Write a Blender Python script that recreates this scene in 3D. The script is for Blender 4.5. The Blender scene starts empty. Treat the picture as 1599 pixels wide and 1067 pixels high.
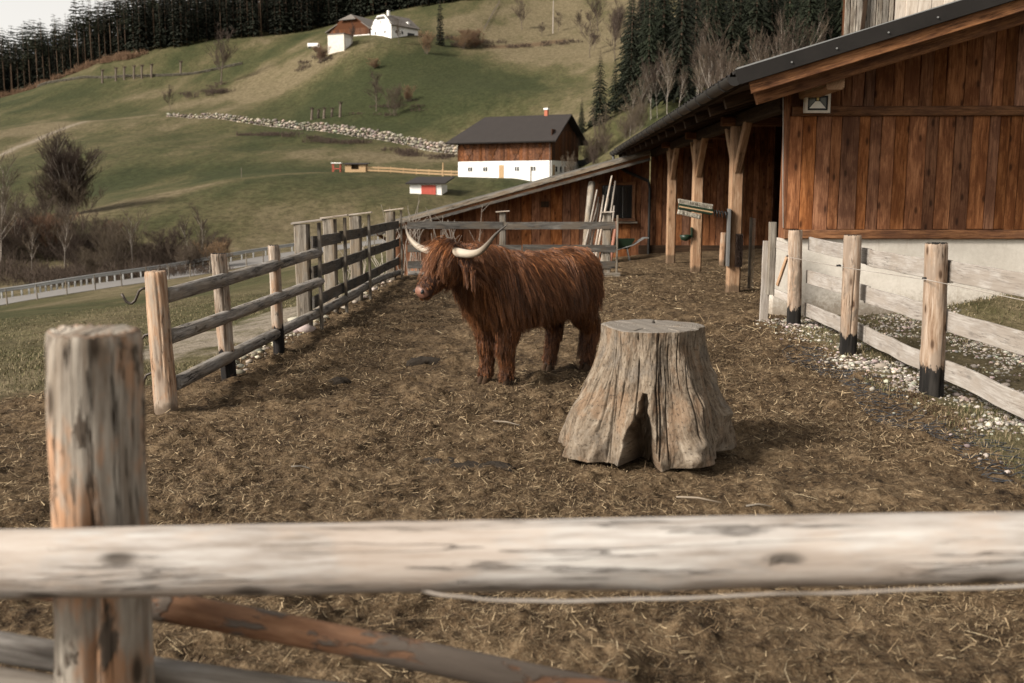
import bpy, bmesh, math, random
import numpy as np
from mathutils import Vector, Matrix
from mathutils.bvhtree import BVHTree

random.seed(7)
rng = np.random.default_rng(7)
R = math.radians
scene = bpy.context.scene
COL = scene.collection

# ---------------------------------------------------------------- camera
CAM = Vector((0.0, 0.0, 1.7))
FPX = 1555.0                      # focal length in pixels of a 1599 px wide frame (35 mm)
PITCH = math.atan(233.5 / FPX)
YAW = math.atan(45.5 / FPX)
cd = bpy.data.cameras.new('camera')
cd.sensor_width = 36.0
cd.lens = 36.0 * FPX / 1599.0
cd.clip_start = 0.05
cd.clip_end = 20000
cd.dof.use_dof = True
cd.dof.focus_distance = 8.9
cd.dof.aperture_fstop = 2.8
cam = bpy.data.objects.new('camera', cd)
cam.location = CAM
cam.rotation_euler = (math.pi / 2 - PITCH, 0, YAW)
COL.objects.link(cam)
scene.camera = cam

# ---------------------------------------------------------------- light
SUN_AZ = Vector((-0.86, -0.51))   # compass direction towards the sun
SUN_EL = R(33)
world = bpy.data.worlds.new('World')
scene.world = world
world.use_nodes = True
nt = world.node_tree
bg = nt.nodes['Background']
sky = nt.nodes.new('ShaderNodeTexSky')
sky.sky_type = 'NISHITA'
sky.sun_disc = False
sky.sun_elevation = SUN_EL
sky.sun_rotation = math.atan2(SUN_AZ.x, SUN_AZ.y)
sky.air_density = 1.0
sky.dust_density = 4.0
sky.altitude = 1100
hs = nt.nodes.new('ShaderNodeHueSaturation')
hs.inputs['Saturation'].default_value = 0.08      # thin white overcast
hs.inputs['Value'].default_value = 1.0
nt.links.new(sky.outputs[0], hs.inputs['Color'])
wb_ = nt.nodes.new('ShaderNodeMix'); wb_.data_type = 'RGBA'; wb_.blend_type = 'MULTIPLY'; wb_.inputs[0].default_value = 1.0
wb_.inputs[7].default_value = (1.05, 1.0, .93, 1)      # warm white balance of the photograph
nt.links.new(hs.outputs[0], wb_.inputs[6]); nt.links.new(wb_.outputs[2], bg.inputs['Color'])
bg.inputs['Strength'].default_value = 0.135
sd = bpy.data.lights.new('sun', 'SUN')
sd.energy = 4.5
sd.angle = R(16)
sd.color = (1.0, 0.93, 0.84)
sun = bpy.data.objects.new('sun', sd)
v = Vector((SUN_AZ.x * math.cos(SUN_EL), SUN_AZ.y * math.cos(SUN_EL), math.sin(SUN_EL)))
sun.rotation_euler = v.to_track_quat('Z', 'Y').to_euler()
COL.objects.link(sun)
scene.view_settings.view_transform = 'Standard'
scene.view_settings.look = 'None'
scene.view_settings.exposure = 0.6
scene.view_settings.gamma = 1.0
scene.view_settings.use_curve_mapping = False
scene.cycles.use_denoising = True
scene.cycles.denoiser = 'OPENIMAGEDENOISE'
scene.cycles.denoising_input_passes = 'RGB_ALBEDO_NORMAL'
scene.cycles.denoising_prefilter = 'ACCURATE'
scene.cycles.sample_clamp_indirect = 4.0
scene.cycles.max_bounces = 6
scene.cycles.transparent_max_bounces = 8

# ---------------------------------------------------------------- measuring helpers (photo pixel -> place)
_cr = cam.rotation_euler.to_matrix()
def ray(px, py):
    return _cr @ Vector(((px - 799.5) / FPX, -(py - 533.5) / FPX, -1.0))
def at(px, py, Y):
    d = ray(px, py)
    return CAM + d * (Y / d.y)
def gpt(px, py, z=0.0):
    d = ray(px, py)
    return CAM + d * ((z - CAM.z) / d.z)

# ---------------------------------------------------------------- numpy noise
def _hash(ix, iy, s):
    h = (ix.astype(np.int64) * 374761393 + iy.astype(np.int64) * 668265263 + s * 974634533) & 0xffffffff
    h = ((h ^ (h >> 13)) * 1274126177) & 0xffffffff
    return ((h ^ (h >> 16)) & 0xffff) / 65535.0
def vnoise(x, y, s=0):
    ix, iy = np.floor(x), np.floor(y)
    fx, fy = x - ix, y - iy
    fx = fx * fx * (3 - 2 * fx); fy = fy * fy * (3 - 2 * fy)
    a, b = _hash(ix, iy, s), _hash(ix + 1, iy, s)
    c, d = _hash(ix, iy + 1, s), _hash(ix + 1, iy + 1, s)
    return (a + (b - a) * fx) * (1 - fy) + (c + (d - c) * fx) * fy - 0.5
def fbm(x, y, s=0, o=4):
    r, a = 0, 1.0
    for i in range(o):
        r = r + a * vnoise(x, y, s + i * 17); x = x * 2.03; y = y * 2.03; a *= 0.5
    return r
def sst(a, b, x):
    t = np.clip((x - a) / (b - a), 0, 1)
    return t * t * (3 - 2 * t)

# ---------------------------------------------------------------- scene-tree helpers
def thing(name, label, cat, loc=(0, 0, 0), rz=0.0, group=None):
    o = bpy.data.objects.new(name, None)
    o.empty_display_size = 0.1
    o.location = loc; o.rotation_euler = (0, 0, rz)
    COL.objects.link(o)
    return tag(o, label, cat, group)
def tag(o, label=None, cat=None, group=None, kind=None):
    if label: o['label'] = label
    if cat: o['category'] = cat
    if group: o['group'] = group
    if kind: o['kind'] = kind
    return o
def obj(name, me, mat=None, parent=None, loc=None):
    if mat is not None and len(me.materials) == 0: me.materials.append(mat)
    o = bpy.data.objects.new(name, me)
    COL.objects.link(o)
    if parent is not None: o.parent = parent
    if loc is not None: o.location = loc
    return o
def mesh(verts, faces, smooth=False, uv=None, name='m'):
    """verts (n,3), faces: list or (m,k) array; uv: per-vertex (n,2)"""
    me = bpy.data.meshes.new(name)
    if isinstance(faces, np.ndarray):
        verts = np.asarray(verts, dtype=np.float32)
        m, k = faces.shape
        me.vertices.add(len(verts)); me.vertices.foreach_set('co', verts.ravel())
        me.loops.add(m * k); me.loops.foreach_set('vertex_index', faces.astype(np.int32).ravel())
        me.polygons.add(m)
        me.polygons.foreach_set('loop_start', np.arange(0, m * k, k, dtype=np.int32))
        me.polygons.foreach_set('loop_total', np.full(m, k, dtype=np.int32))
        me.update(calc_edges=True)
    else:
        me.from_pydata([tuple(p) for p in verts], [], faces)
        me.update()
    if uv is not None:
        uvl = me.uv_layers.new(name='UVMap')
        li = np.empty(len(me.loops), dtype=np.int32); me.loops.foreach_get('vertex_index', li)
        uvl.data.foreach_set('uv', np.asarray(uv, dtype=np.float32)[li].ravel())
    if smooth:
        me.polygons.foreach_set('use_smooth', np.ones(len(me.polygons), dtype=bool))
    return me
def fcol(me, name, arr):
    """per-vertex colour attribute"""
    a = me.attributes.new(name, 'FLOAT_COLOR', 'POINT')
    if arr.shape[1] == 3: arr = np.concatenate([arr, np.ones((len(arr), 1))], 1)
    a.data.foreach_set('color', arr.astype(np.float32).ravel())

class MB:
    """collects boxes, boards and tubes into one mesh (with wood-grain UVs in metres)"""
    def __init__(s): s.v, s.f, s.uv = [], [], []
    def add(s, v, f, uv=None):
        b = len(s.v); s.v += [tuple(p) for p in v]; s.f += [tuple(i + b for i in q) for q in f]
        s.uv += [tuple(t) for t in uv] if uv is not None else [(p[0] + p[1], p[2]) for p in v]
    def box(s, x0, x1, y0, y1, z0, z1):
        v = [(x, y, z) for z in (z0, z1) for y in (y0, y1) for x in (x0, x1)]
        s.add(v, [(0, 2, 3, 1), (4, 5, 7, 6), (0, 1, 5, 4), (2, 6, 7, 3), (0, 4, 6, 2), (1, 3, 7, 5)])
        return s
    def poly(s, pts): s.add(pts, [tuple(range(len(pts)))]); return s
    def beam(s, p0, p1, w, t, up=(0, 0, 1), segs=1, jit=0.0, ch=0.12):
        """board from p0 to p1; w = size along 'up', t = size across"""
        p0, p1 = Vector(p0), Vector(p1); d = p1 - p0; L = d.length; d.normalize()
        u = Vector(up); u = (u - d * u.dot(d)).normalized(); n = d.cross(u)
        c = min(w, t) * ch
        sec = [(-w/2 + c, -t/2), (w/2 - c, -t/2), (w/2, -t/2 + c), (w/2, t/2 - c), (w/2 - c, t/2), (-w/2 + c, t/2), (-w/2, t/2 - c), (-w/2, -t/2 + c)]
        vs, uv, fs = [], [], []
        per = [0.0]
        for k in range(7): per.append(per[-1] + math.dist(sec[k], sec[k + 1]))
        for i in range(segs + 1):
            q = p0 + d * (L * i / segs)
            if jit: q = q + u * random.uniform(-jit, jit) + n * random.uniform(-jit, jit)
            for k, (a, b) in enumerate(sec):
                vs.append(q + u * a + n * b); uv.append((per[k], L * i / segs))
        for i in range(segs):
            for k in range(8):
                a, b = i * 8 + k, i * 8 + (k + 1) % 8
                fs.append((a, b, b + 8, a + 8))
        fs.append(tuple(reversed(range(8)))); fs.append(tuple(range(segs * 8, segs * 8 + 8)))
        s.add(vs, fs, uv); return s
    def tube(s, pts, r, n=8, cap=True):
        rs = r if isinstance(r, (list, tuple)) else [r] * len(pts)
        pts = [Vector(p) for p in pts]; vs, uv, fs = [], [], []; L = 0
        u = None
        for i, p in enumerate(pts):
            d = (pts[min(i + 1, len(pts) - 1)] - pts[max(i - 1, 0)]).normalized()
            if u is None: u = d.orthogonal().normalized()
            u = (u - d * u.dot(d)).normalized(); w = d.cross(u)
            if i: L += (p - pts[i - 1]).length
            for k in range(n):
                a = 2 * math.pi * k / n
                vs.append(p + (u * math.cos(a) + w * math.sin(a)) * rs[i]); uv.append((a * rs[i], L))
        for i in range(len(pts) - 1):
            for k in range(n):
                a, b = i * n + k, i * n + (k + 1) % n
                fs.append((a, b, b + n, a + n))
        if cap: fs.append(tuple(reversed(range(n)))); fs.append(tuple(range((len(pts) - 1) * n, len(pts) * n)))
        s.add(vs, fs, uv); return s
    def mesh(s, smooth=False): return mesh(s.v, s.f, smooth, s.uv)
    def build(s, name, mat, parent=None, smooth=False): return obj(name, s.mesh(smooth), mat, parent)

def box(name, mat, parent, x0, x1, y0, y1, z0, z1):
    return MB().box(x0, x1, y0, y1, z0, z1).build(name, mat, parent)
def board(name, mat, parent, p0, p1, w, t, up=(0, 0, 1), segs=4, jit=0.003):
    return MB().beam(p0, p1, w, t, up, segs, jit).build(name, mat, parent)

def log_mesh(p0, p1, r0, r1, wob=0.02, bend=0.02, n=28, rings=26, flat=0.0, seed=0, cutrough=0.006, knots=6, checks=0):
    """uneven round pole; v runs along the grain from p0"""
    p0, p1 = Vector(p0), Vector(p1); d = p1 - p0; L = d.length; d.normalize()
    u = d.orthogonal().normalized(); w = d.cross(u)
    rr = random.Random(seed)
    ph = [rr.uniform(0, 6.28) for _ in range(4)]
    kn = [(rr.uniform(0, 6.28), rr.uniform(0.1, 0.95), rr.uniform(0.05, 0.16)) for _ in range(knots)]
    cks = [(rr.uniform(0, 6.28) if q else -1.9 + rr.uniform(-.5, .5), rr.uniform(0, .5), rr.uniform(.75, 1.1), rr.uniform(.09, .20)) for q in range(checks)]
    flats = [(rr.uniform(0, 6.28), rr.uniform(.86, .95)) for q in range(3 if checks else 0)]
    th = np.linspace(0, 2 * np.pi, n, endpoint=False)
    vs, uv = [], []
    for i in range(rings + 1):
        t = i / rings
        c = p0 + d * (L * t) + u * (bend * math.sin(math.pi * t + ph[0] * .1) * math.sin(ph[1])) + w * (bend * math.sin(math.pi * t) * math.cos(ph[1])) \
            + u * (bend * .35 * math.sin(t * 7 + ph[2])) + w * (bend * .35 * math.sin(t * 6 + ph[3]))
        r = (r0 + (r1 - r0) * t) * (1 + wob * np.sin(th * 2 + ph[0] + t * 1.5) + wob * .8 * np.sin(th * 3 + ph[2] - t)
            + 1.1 * wob * vnoise(np.cos(th) * 1.3 + t * L * 1.9 + seed, np.sin(th) * 1.3 + t * L * .6, seed) + .9 * wob * vnoise(np.cos(th) * 2.4 + t * L * 6 + seed, np.sin(th) * 2.4 - t * L * 3, seed + 5)
            + .35 * wob * vnoise(np.cos(th) * 9 + seed, np.sin(th) * 9 + t * L * 9, seed + 9))
        for (ka, kt, ks) in kn:
            da = np.abs((th - ka + np.pi) % (2 * np.pi) - np.pi)
            r = r + ks * .45 * r0 * np.exp(-(da / .42) ** 2 - ((t - kt) * L / .055) ** 2)
        for (fa, fr) in flats:
            r = np.minimum(r, r0 * fr / np.maximum(np.cos((th - fa + np.pi) % (2 * np.pi) - np.pi), .35))
        for (ka, t0, t1, dp) in cks:
            da = np.abs((th - ka - .12 * math.sin(t * 5 + ka) + np.pi) % (2 * np.pi) - np.pi)
            if t0 < t < t1: r = r - dp * r0 * np.exp(-(da / .075) ** 2) * min(1, (t - t0) * 8, (t1 - t) * 8 + .3)
        if i in (0, rings): r = r * 0.965
        for k in range(n):
            q = c + (u * math.cos(th[k]) + w * math.sin(th[k])) * float(r[k])
            if i in (0, rings): q = q + d * rr.uniform(-cutrough, cutrough)
            vs.append(q); uv.append((th[k] * (r0 + r1) / 2, L * t))
    fs = []
    for i in range(rings):
        for k in range(n):
            a, b = i * n + k, i * n + (k + 1) % n
            fs.append((a, b, b + n, a + n))
    # inset end caps
    for e, base in ((0, 0), (1, rings * n)):
        c = (p0 if e == 0 else p1)
        b = len(vs); ctr = sum((vs[base + k] for k in range(n)), Vector()) / n
        for k in range(n):
            q = vs[base + k].lerp(ctr, 0.08) + d * (0.006 if e else -0.006); vs.append(q); uv.append((q - ctr).to_tuple()[:2])
        b2 = len(vs); vs.append(ctr + d * (0.007 if e else -0.007)); uv.append((0, 0))
        for k in range(n):
            k2 = (k + 1) % n
            if e: fs += [(base + k, base + k2, b + k2, b + k), (b + k, b + k2, b2)]
            else: fs += [(base + k2, base + k, b + k, b + k2), (b + k2, b + k, b2)]
    return mesh(vs, fs, True, uv)

# ---------------------------------------------------------------- materials
class NT:
    def __init__(s, name):
        s.m = bpy.data.materials.new(name); s.m.use_nodes = True
        s.t = s.m.node_tree; s.b = s.t.nodes['Principled BSDF']
    def n(s, typ, **kw):
        nd = s.t.nodes.new('ShaderNode' + typ)
        for k, v in kw.items():
            if k[0] == '_': setattr(nd, k[1:], v)
            else:
                key = k.replace('__', ' ')
                if key.isdigit(): key = int(key)
                nd.inputs[key].default_value = v
        return nd
    def l(s, a, b): s.t.links.new(a, b)
    def math(s, op, a, b=None, c=None, clamp=False):
        nd = s.t.nodes.new('ShaderNodeMath'); nd.operation = op; nd.use_clamp = clamp
        for i, x in enumerate((a, b, c)):
            if x is None: continue
            if isinstance(x, (int, float)): nd.inputs[i].default_value = x
            else: s.l(x, nd.inputs[i])
        return nd.outputs[0]
    def rng(s, x, a, b, c=0.0, d=1.0, smooth=True):
        nd = s.t.nodes.new('ShaderNodeMapRange'); nd.interpolation_type = 'SMOOTHSTEP' if smooth else 'LINEAR'
        nd.clamp = True
        s.l(x, nd.inputs[0])
        for i, q in enumerate((a, b, c, d)): nd.inputs[i + 1].default_value = q
        return nd.outputs[0]
    def mix(s, f, a, b, mode='MIX'):
        nd = s.t.nodes.new('ShaderNodeMix'); nd.data_type = 'RGBA'; nd.blend_type = mode; nd.clamp_factor = True
        if isinstance(f, (int, float)): nd.inputs[0].default_value = f
        else: s.l(f, nd.inputs[0])
        for i, x in ((6, a), (7, b)):
            if isinstance(x, tuple): nd.inputs[i].default_value = (*x, 1)
            else: s.l(x, nd.inputs[i])
        return nd.outputs[2]
    def noise(s, vec, scale, detail=4, rough=.55, dist=0.0, dims='3D'):
        nd = s.t.nodes.new('ShaderNodeTexNoise'); nd.noise_dimensions = dims
        if vec is not None: s.l(vec, nd.inputs['Vector'])
        nd.inputs['Scale'].default_value = scale; nd.inputs['Detail'].default_value = detail
        nd.inputs['Roughness'].default_value = rough; nd.inputs['Distortion'].default_value = dist
        return nd.outputs[0]
    def scaled(s, vec, sc, off=None):
        nd = s.t.nodes.new('ShaderNodeMapping'); nd.inputs['Scale'].default_value = sc
        s.l(vec, nd.inputs[0])
        if off is not None: s.l(off, nd.inputs['Location'])
        return nd.outputs[0]
    def ramp(s, f, stops):
        nd = s.t.nodes.new('ShaderNodeValToRGB'); e = nd.color_ramp.elements
        while len(e) < len(stops): e.new(0.5)
        for x, (p, c) in zip(e, stops): x.position = p; x.color = (*c, 1)
        s.l(f, nd.inputs[0]); return nd.outputs[0]
    def bump(s, h, strength=.5, dist=.01):
        nd = s.t.nodes.new('ShaderNodeBump'); nd.inputs['Strength'].default_value = strength
        nd.inputs['Distance'].default_value = dist
        s.l(h, nd.inputs['Height']); s.l(nd.outputs[0], s.b.inputs['Normal'])
    def done(s, col, rough=.85, spec=.25):
        if isinstance(col, tuple): s.b.inputs['Base Color'].default_value = (*col, 1)
        else: s.l(col, s.b.inputs['Base Color'])
        if isinstance(rough, (int, float)): s.b.inputs['Roughness'].default_value = rough
        else: s.l(rough, s.b.inputs['Roughness'])
        s.b.inputs['Specular IOR Level'].default_value = spec
        return s.m

def mul(c, k): return tuple(x * k for x in c)

def wood(name, base, light, dark, tint=None, tint_amt=0.5, knots=0.6, crack=0.5, var=0.35, rough=.85, bump=.5,
         tar=None, patch=None, patch_cut=.55, grain=1.0, mud=None, kscale=1.0, wave=.035, kr=1.0):
    """grain along UV v (metres); every object gets its own shift, tone and knots"""
    t = NT(name)
    tc = t.n('TexCoord'); oi = t.n('ObjectInfo')
    rnd = oi.outputs['Random']
    off = t.n('CombineXYZ'); t.l(t.math('MULTIPLY', rnd, 37.0), off.inputs[0]); t.l(t.math('MULTIPLY', rnd, 91.0), off.inputs[1]); t.l(t.math('MULTIPLY', rnd, 13.0), off.inputs[2])
    vv = t.n('VectorMath', _operation='ADD'); t.l(tc.outputs['UV'], vv.inputs[0]); t.l(off.outputs[0], vv.inputs[1])
    p = vv.outputs[0]
    # gentle waviness of the grain
    wv = t.noise(t.scaled(p, (2.0, 1.3, 1)), 1.0, 2)
    sh = t.n('CombineXYZ'); t.l(t.math('MULTIPLY', t.math('SUBTRACT', wv, .5), wave), sh.inputs[0])
    p2n = t.n('VectorMath', _operation='ADD'); t.l(p, p2n.inputs[0]); t.l(sh.outputs[0], p2n.inputs[1]); p2 = p2n.outputs[0]
    g = t.noise(t.scaled(p2, (60 * grain, 4.0, 1)), 1.0, 6, .7)
    g2 = t.noise(t.scaled(p2, (17 * grain, 1.7, 1)), 1.0, 5, .65)
    blot = t.noise(t.scaled(p, (6.0, 2.2, 1)), 1.0, 5, .65)
    f = t.math('ADD', t.math('MULTIPLY', g, .55), t.math('MULTIPLY', g2, .45))
    col = t.ramp(f, [(.37, dark), (.49, base), (.61, light)])
    if tint is not None:
        col = t.mix(t.math('MULTIPLY', t.rng(blot, .46, .58), tint_amt), col, tint)
    h = t.math('MULTIPLY', g, .6)
    if patch is not None:      # leftover bark / grey weathering patches with hard borders
        pn = t.noise(t.scaled(p, (9, 3.2, 1)), 1.0, 6, .62, .4)
        pm = t.rng(pn, patch_cut, patch_cut + .05)
        col = t.mix(pm, col, t.mix(g, mul(patch, .55), mul(patch, 1.35)))
        h = t.math('ADD', h, t.math('MULTIPLY', pm, .8))
    if knots:
        vo = t.n('TexVoronoi', Randomness=1.0); vo.voronoi_dimensions = '2D'; vo.inputs['Scale'].default_value = 1.0; t.l(t.scaled(p, (5.0 * kscale, 1.9 * kscale, 1)), vo.inputs['Vector'])
        cellr = t.n('SeparateColor'); t.l(vo.outputs['Color'], cellr.inputs[0])
        on = t.rng(cellr.outputs[0], .5, .55)
        k = t.math('MULTIPLY', t.rng(vo.outputs['Distance'], .14 * kr, .04 * kr), on)
        halo = t.math('MULTIPLY', t.rng(vo.outputs['Distance'], .30 * kr, .10 * kr), on)
        col = t.mix(t.math('MULTIPLY', halo, .35 * knots), col, mul(dark, 1.2))
        col = t.mix(t.math('MULTIPLY', k, knots), col, mul(dark, .45))
        h = t.math('SUBTRACT', h, t.math('MULTIPLY', k, .5))
    if crack:
        cn = t.noise(t.scaled(p2, (28, 1.1, 1)), 1.0, 4, .55)
        ck = t.rng(t.math('ABSOLUTE', t.math('SUBTRACT', cn, .5)), .016, .004)
        gate = t.rng(t.noise(t.scaled(p, (3, .8, 1)), 1.0, 2), .48, .58)
        ck = t.math('MULTIPLY', ck, t.math('MULTIPLY', gate, crack))
        col = t.mix(ck, col, mul(dark, .3))
        h = t.math('SUBTRACT', h, t.math('MULTIPLY', ck, 2.0))
    hsv = t.n('HueSaturation'); t.l(col, hsv.inputs['Color'])
    t.l(t.rng(rnd, 0, 1, 1 - var, 1 + var * .8, False), hsv.inputs['Value'])
    t.l(t.rng(t.math('FRACT', t.math('MULTIPLY', rnd, 7.3)), 0, 1, 1 - var * .35, 1 + var * .25, False), hsv.inputs['Saturation'])
    col = hsv.outputs[0]
    if tar is not None:
        sx = t.n('SeparateXYZ'); t.l(tc.outputs['UV'], sx.inputs[0])
        e = t.math('ADD', sx.outputs[1], t.math('MULTIPLY', t.math('SUBTRACT', t.noise(t.scaled(p, (16, 6, 1)), 1.0, 5, .65), .5), .42))
        tcol, th = tar
        m = t.rng(e, th + .02, th - .02)
        col = t.mix(m, col, t.mix(t.rng(g2, .4, .7), mul(tcol, .5), mul(tcol, 1.6)))
    if mud is not None:
        geo = t.n('NewGeometry'); sz = t.n('SeparateXYZ'); t.l(geo.outputs['Position'], sz.inputs[0])
        e = t.math('ADD', sz.outputs[2], t.math('MULTIPLY', t.math('SUBTRACT', t.noise(t.scaled(p, (18, 9, 1)), 1.0, 4), .5), .18))
        col = t.mix(t.rng(e, mud + .03, mud - .04, 0, .8), col, (.085, .058, .036))
    t.bump(h, bump, .006)
    return t.done(col, rough, .2)

def plain(name, c, rough=.7, var=.12, scale=6, bump=.15, metal=0.0, spec=.3):
    t = NT(name); tc = t.n('TexCoord')
    a = t.noise(tc.outputs['Object'], scale, 6, .65); b = t.noise(tc.outputs['Object'], scale * 7, 4, .6)
    f = t.math('ADD', t.math('MULTIPLY', a, .7), t.math('MULTIPLY', b, .3))
    col = t.ramp(f, [(.3, mul(c, 1 - var)), (.7, mul(c, 1 + var))])
    if bump: t.bump(b, bump, .01)
    t.b.inputs['Metallic'].default_value = metal
    return t.done(col, rough, spec)

M = {}
M['plank'] = wood('larch cladding', (.215, .088, .038), (.34, .155, .073), (.085, .031, .013), tint=(.115, .041, .017), tint_amt=.65, knots=.85, crack=.25, var=.42)
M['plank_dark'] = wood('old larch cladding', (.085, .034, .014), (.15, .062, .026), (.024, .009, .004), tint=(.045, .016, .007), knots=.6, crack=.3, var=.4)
M['beam'] = wood('spruce beam', (.29, .175, .098), (.42, .28, .175), (.16, .085, .040), tint=(.25, .13, .065), knots=.7, crack=.8, var=.15, mud=.12)
M['fascia'] = wood('larch fascia', (.16, .072, .032), (.26, .125, .058), (.055, .022, .010), tint=(.075, .035, .022), knots=.5, crack=.6, var=.15)
M['grey_board'] = wood('weathered grey board', (.066, .060, .053), (.135, .124, .108), (.024, .021, .018), tint=(.090, .070, .050), tint_amt=.7, knots=.9, crack=.7, var=.25)
M['grey_post'] = wood('weathered post', (.155, .135, .110), (.27, .24, .20), (.060, .048, .036), tint=(.19, .14, .090), knots=.8, crack=.9, var=.2)
M['grey_log'] = wood('weathered grey pole', (.185, .168, .150), (.34, .315, .285), (.055, .045, .037), tint=(.23, .19, .145), knots=.5, crack=1.0, var=.15, patch=(.095, .075, .056), patch_cut=.60, bump=1.0)
M['pale_board'] = wood('bleached board', (.285, .256, .226), (.37, .34, .305), (.19, .160, .135), tint=(.25, .212, .175), tint_amt=.6, knots=.35, crack=.45, var=.1)
M['peel_post'] = wood('peeled post', (.28, .168, .098), (.39, .285, .20), (.125, .068, .038), tint=(.26, .215, .17), tint_amt=.8, knots=.6, crack=.7, var=.10, mud=.05, patch=(.085, .050, .030), patch_cut=.64)
M['tar_post'] = wood('tarred peeled post', (.29, .208, .145), (.40, .325, .26), (.14, .080, .045), tint=(.215, .165, .125), tint_amt=.8, knots=.95, crack=1.0, var=.08, tar=((.016, .014, .012), .40), kscale=1.7, kr=1.3, patch=(.20, .155, .115), patch_cut=.61)
M['tar_post_low'] = wood('tarred post', (.25, .20, .155), (.38, .325, .27), (.11, .075, .050), tint=(.27, .15, .080), knots=.6, crack=.9, var=.1, tar=((.012, .010, .009), .42), patch=(.12, .10, .08), patch_cut=.62)
M['rail_near'] = wood('bleached foreground pole', (.335, .305, .276), (.44, .415, .385), (.20, .168, .14), tint=(.37, .295, .235), tint_amt=.45, knots=1.0, crack=.6, var=.03, patch=(.17, .14, .112), patch_cut=.68, bump=.8, grain=.9, kscale=2.0, kr=1.5)
M['post_near'] = wood('peeling foreground post', (.25, .215, .175), (.38, .34, .285), (.11, .078, .052), tint=(.37, .185, .088), tint_amt=.75, knots=1.0, crack=1.0, var=.03, patch=(.095, .074, .056), patch_cut=.58, bump=.9, grain=.8, kscale=1.9, kr=1.5)
M['bark_pole'] = wood('half barked pole', (.18, .092, .050), (.28, .155, .088), (.085, .040, .021), tint=(.13, .072, .046), knots=.5, crack=.4, var=.1, patch=(.115, .092, .074), patch_cut=.46, bump=.9, grain=.5)
M['dry_pole'] = wood('bleached thin pole', (.33, .285, .24), (.46, .41, .35), (.15, .115, .085), tint=(.26, .20, .145), knots=.5, crack=.6, var=.3)
M['old_grey_wall'] = wood('silver grey cladding', (.19, .165, .135), (.34, .305, .255), (.055, .045, .035), tint=(.12, .095, .07), knots=.3, crack=1.0, var=.35)
M['pale_wall'] = wood('pale new cladding', (.50, .43, .355), (.60, .53, .45), (.36, .285, .22), knots=.3, crack=.2, var=.08)
M['dark_timber'] = wood('dark roof timber', (.034, .019, .010), (.060, .034, .018), (.012, .007, .004), knots=.4, crack=.4, var=.2)  # toned extra dark: the shade under the eaves is put into the colour
M['roof_metal'] = plain('dark roof sheet', (.014, .012, .0105), .7, .25, 4, .05, .0, .2)
M['gutter'] = plain('brown gutter metal', (.016, .014, .012), .5, .2, 5, .02, .0, .35)
M['annex_roof'] = plain('grey roof edge', (.13, .12, .105), .6, .25, 5, .1)
t = NT('whitewashed concrete'); ps = t.n('NewGeometry').outputs['Position']; zz = t.n('SeparateXYZ'); t.l(ps, zz.inputs[0])
n1 = t.noise(ps, 1.4, 6, .65); n2 = t.noise(t.scaled(ps, (9, 9, 1.2)), 1.0, 5, .65); n3 = t.noise(ps, 22, 5, .7)
c = t.ramp(t.math('ADD', t.math('MULTIPLY', n1, .6), t.math('MULTIPLY', n3, .4)), [(.35, (.50, .455, .39)), (.62, (.64, .595, .525))])
c = t.mix(t.rng(n2, .54, .68, 0, .45), c, (.40, .345, .275))                      # run marks
c = t.mix(t.rng(t.math('ADD', zz.outputs[2], t.math('MULTIPLY', t.math('SUBTRACT', n3, .5), .5)), .42, .02, 0, .75), c, (.19, .145, .10))   # mud splash
t.bump(n3, .4, .01); M['plinth'] = t.done(c, .92, .15)
M['black'] = plain('black plastic', (.012, .012, .012), .5, .2, 9, .05)
M['steel'] = plain('zinc steel', (.30, .30, .29), .4, .15, 8, .05, .7)
M['rust_steel'] = plain('dark iron', (.055, .045, .038), .5, .4, 14, .2, .5)
M['white_plaster'] = plain('white render', (.74, .72, .68), .9, .06, 1.2, .05)
M['far_wood'] = wood('sunburnt barn boards', (.13, .050, .020), (.21, .085, .036), (.050, .018, .008), tint=(.075, .028, .012), knots=0, crack=0, var=.3, grain=.12)
M['far_roof'] = plain('dark fibre cement roof', (.024, .0195, .0175), .85, .15, .8, .1)
M['far_roof_grey'] = plain('grey shingle roof', (.12, .105, .092), .9, .2, .7, .1)
M['glass_dark'] = plain('dark window glass', (.012, .014, .015), .08, .1, 3, 0, 0, .6)
M['red_door'] = plain('faded red door', (.42, .085, .060), .8, .12, 3, .1)
M['brick'] = plain('chimney brick', (.36, .12, .07), .9, .2, 5, .2)
M['yard_wood'] = plain('fresh sawn fence wood', (.36, .24, .13), .85, .2, 3, .1)
M['green_plastic'] = plain('dark green enamel', (.012, .024, .013), .4, .2, 6, .05)
M['far_plant_wood'] = M['dry_pole']
# ================================================================ TERRAIN
ctl = []
def cp(px, py, Y): p = at(px, py, Y); ctl.append((p.x, p.y, p.z))
def cz(x, y, z): ctl.append((x, y, z))
for x in (-3.0, 0.0, 3.4, 6.5):
    for y in (-6, 1, 5, 9, 13, 17, 20.5): cz(x, y, 0.0)
for x, y, z in ((3.4, 25, -.1), (3.4, 30, -.1), (6.5, 25, 0), (6.5, 31, 0), (1.2, 23, -.12), (1.2, 29.5, -.4), (-1.5, 24, -.35), (-1.5, 30, -.7), (-4.6, 24, -.75), (-4.8, 31, -1.25),
                (-3.9, 6, .0), (-3.9, 11, -.06), (-3.9, 16, -.2), (-3.9, 20, -.4), (-5.5, 7, -.02), (-5.2, 12, -.25), (-6.5, 17, -.75), (-8, 4, 0), (-8, 10, -.3), (-12, 8, -.6),
                (10, 5, .1), (10, 14, .5), (14, 25, 1.2), (25, 20, 1.5), (25, 0, 0), (0, -20, 0), (-20, -20, -1), (30, -30, 0), (-20, 5, -2)): cz(x, y, z)
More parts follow.
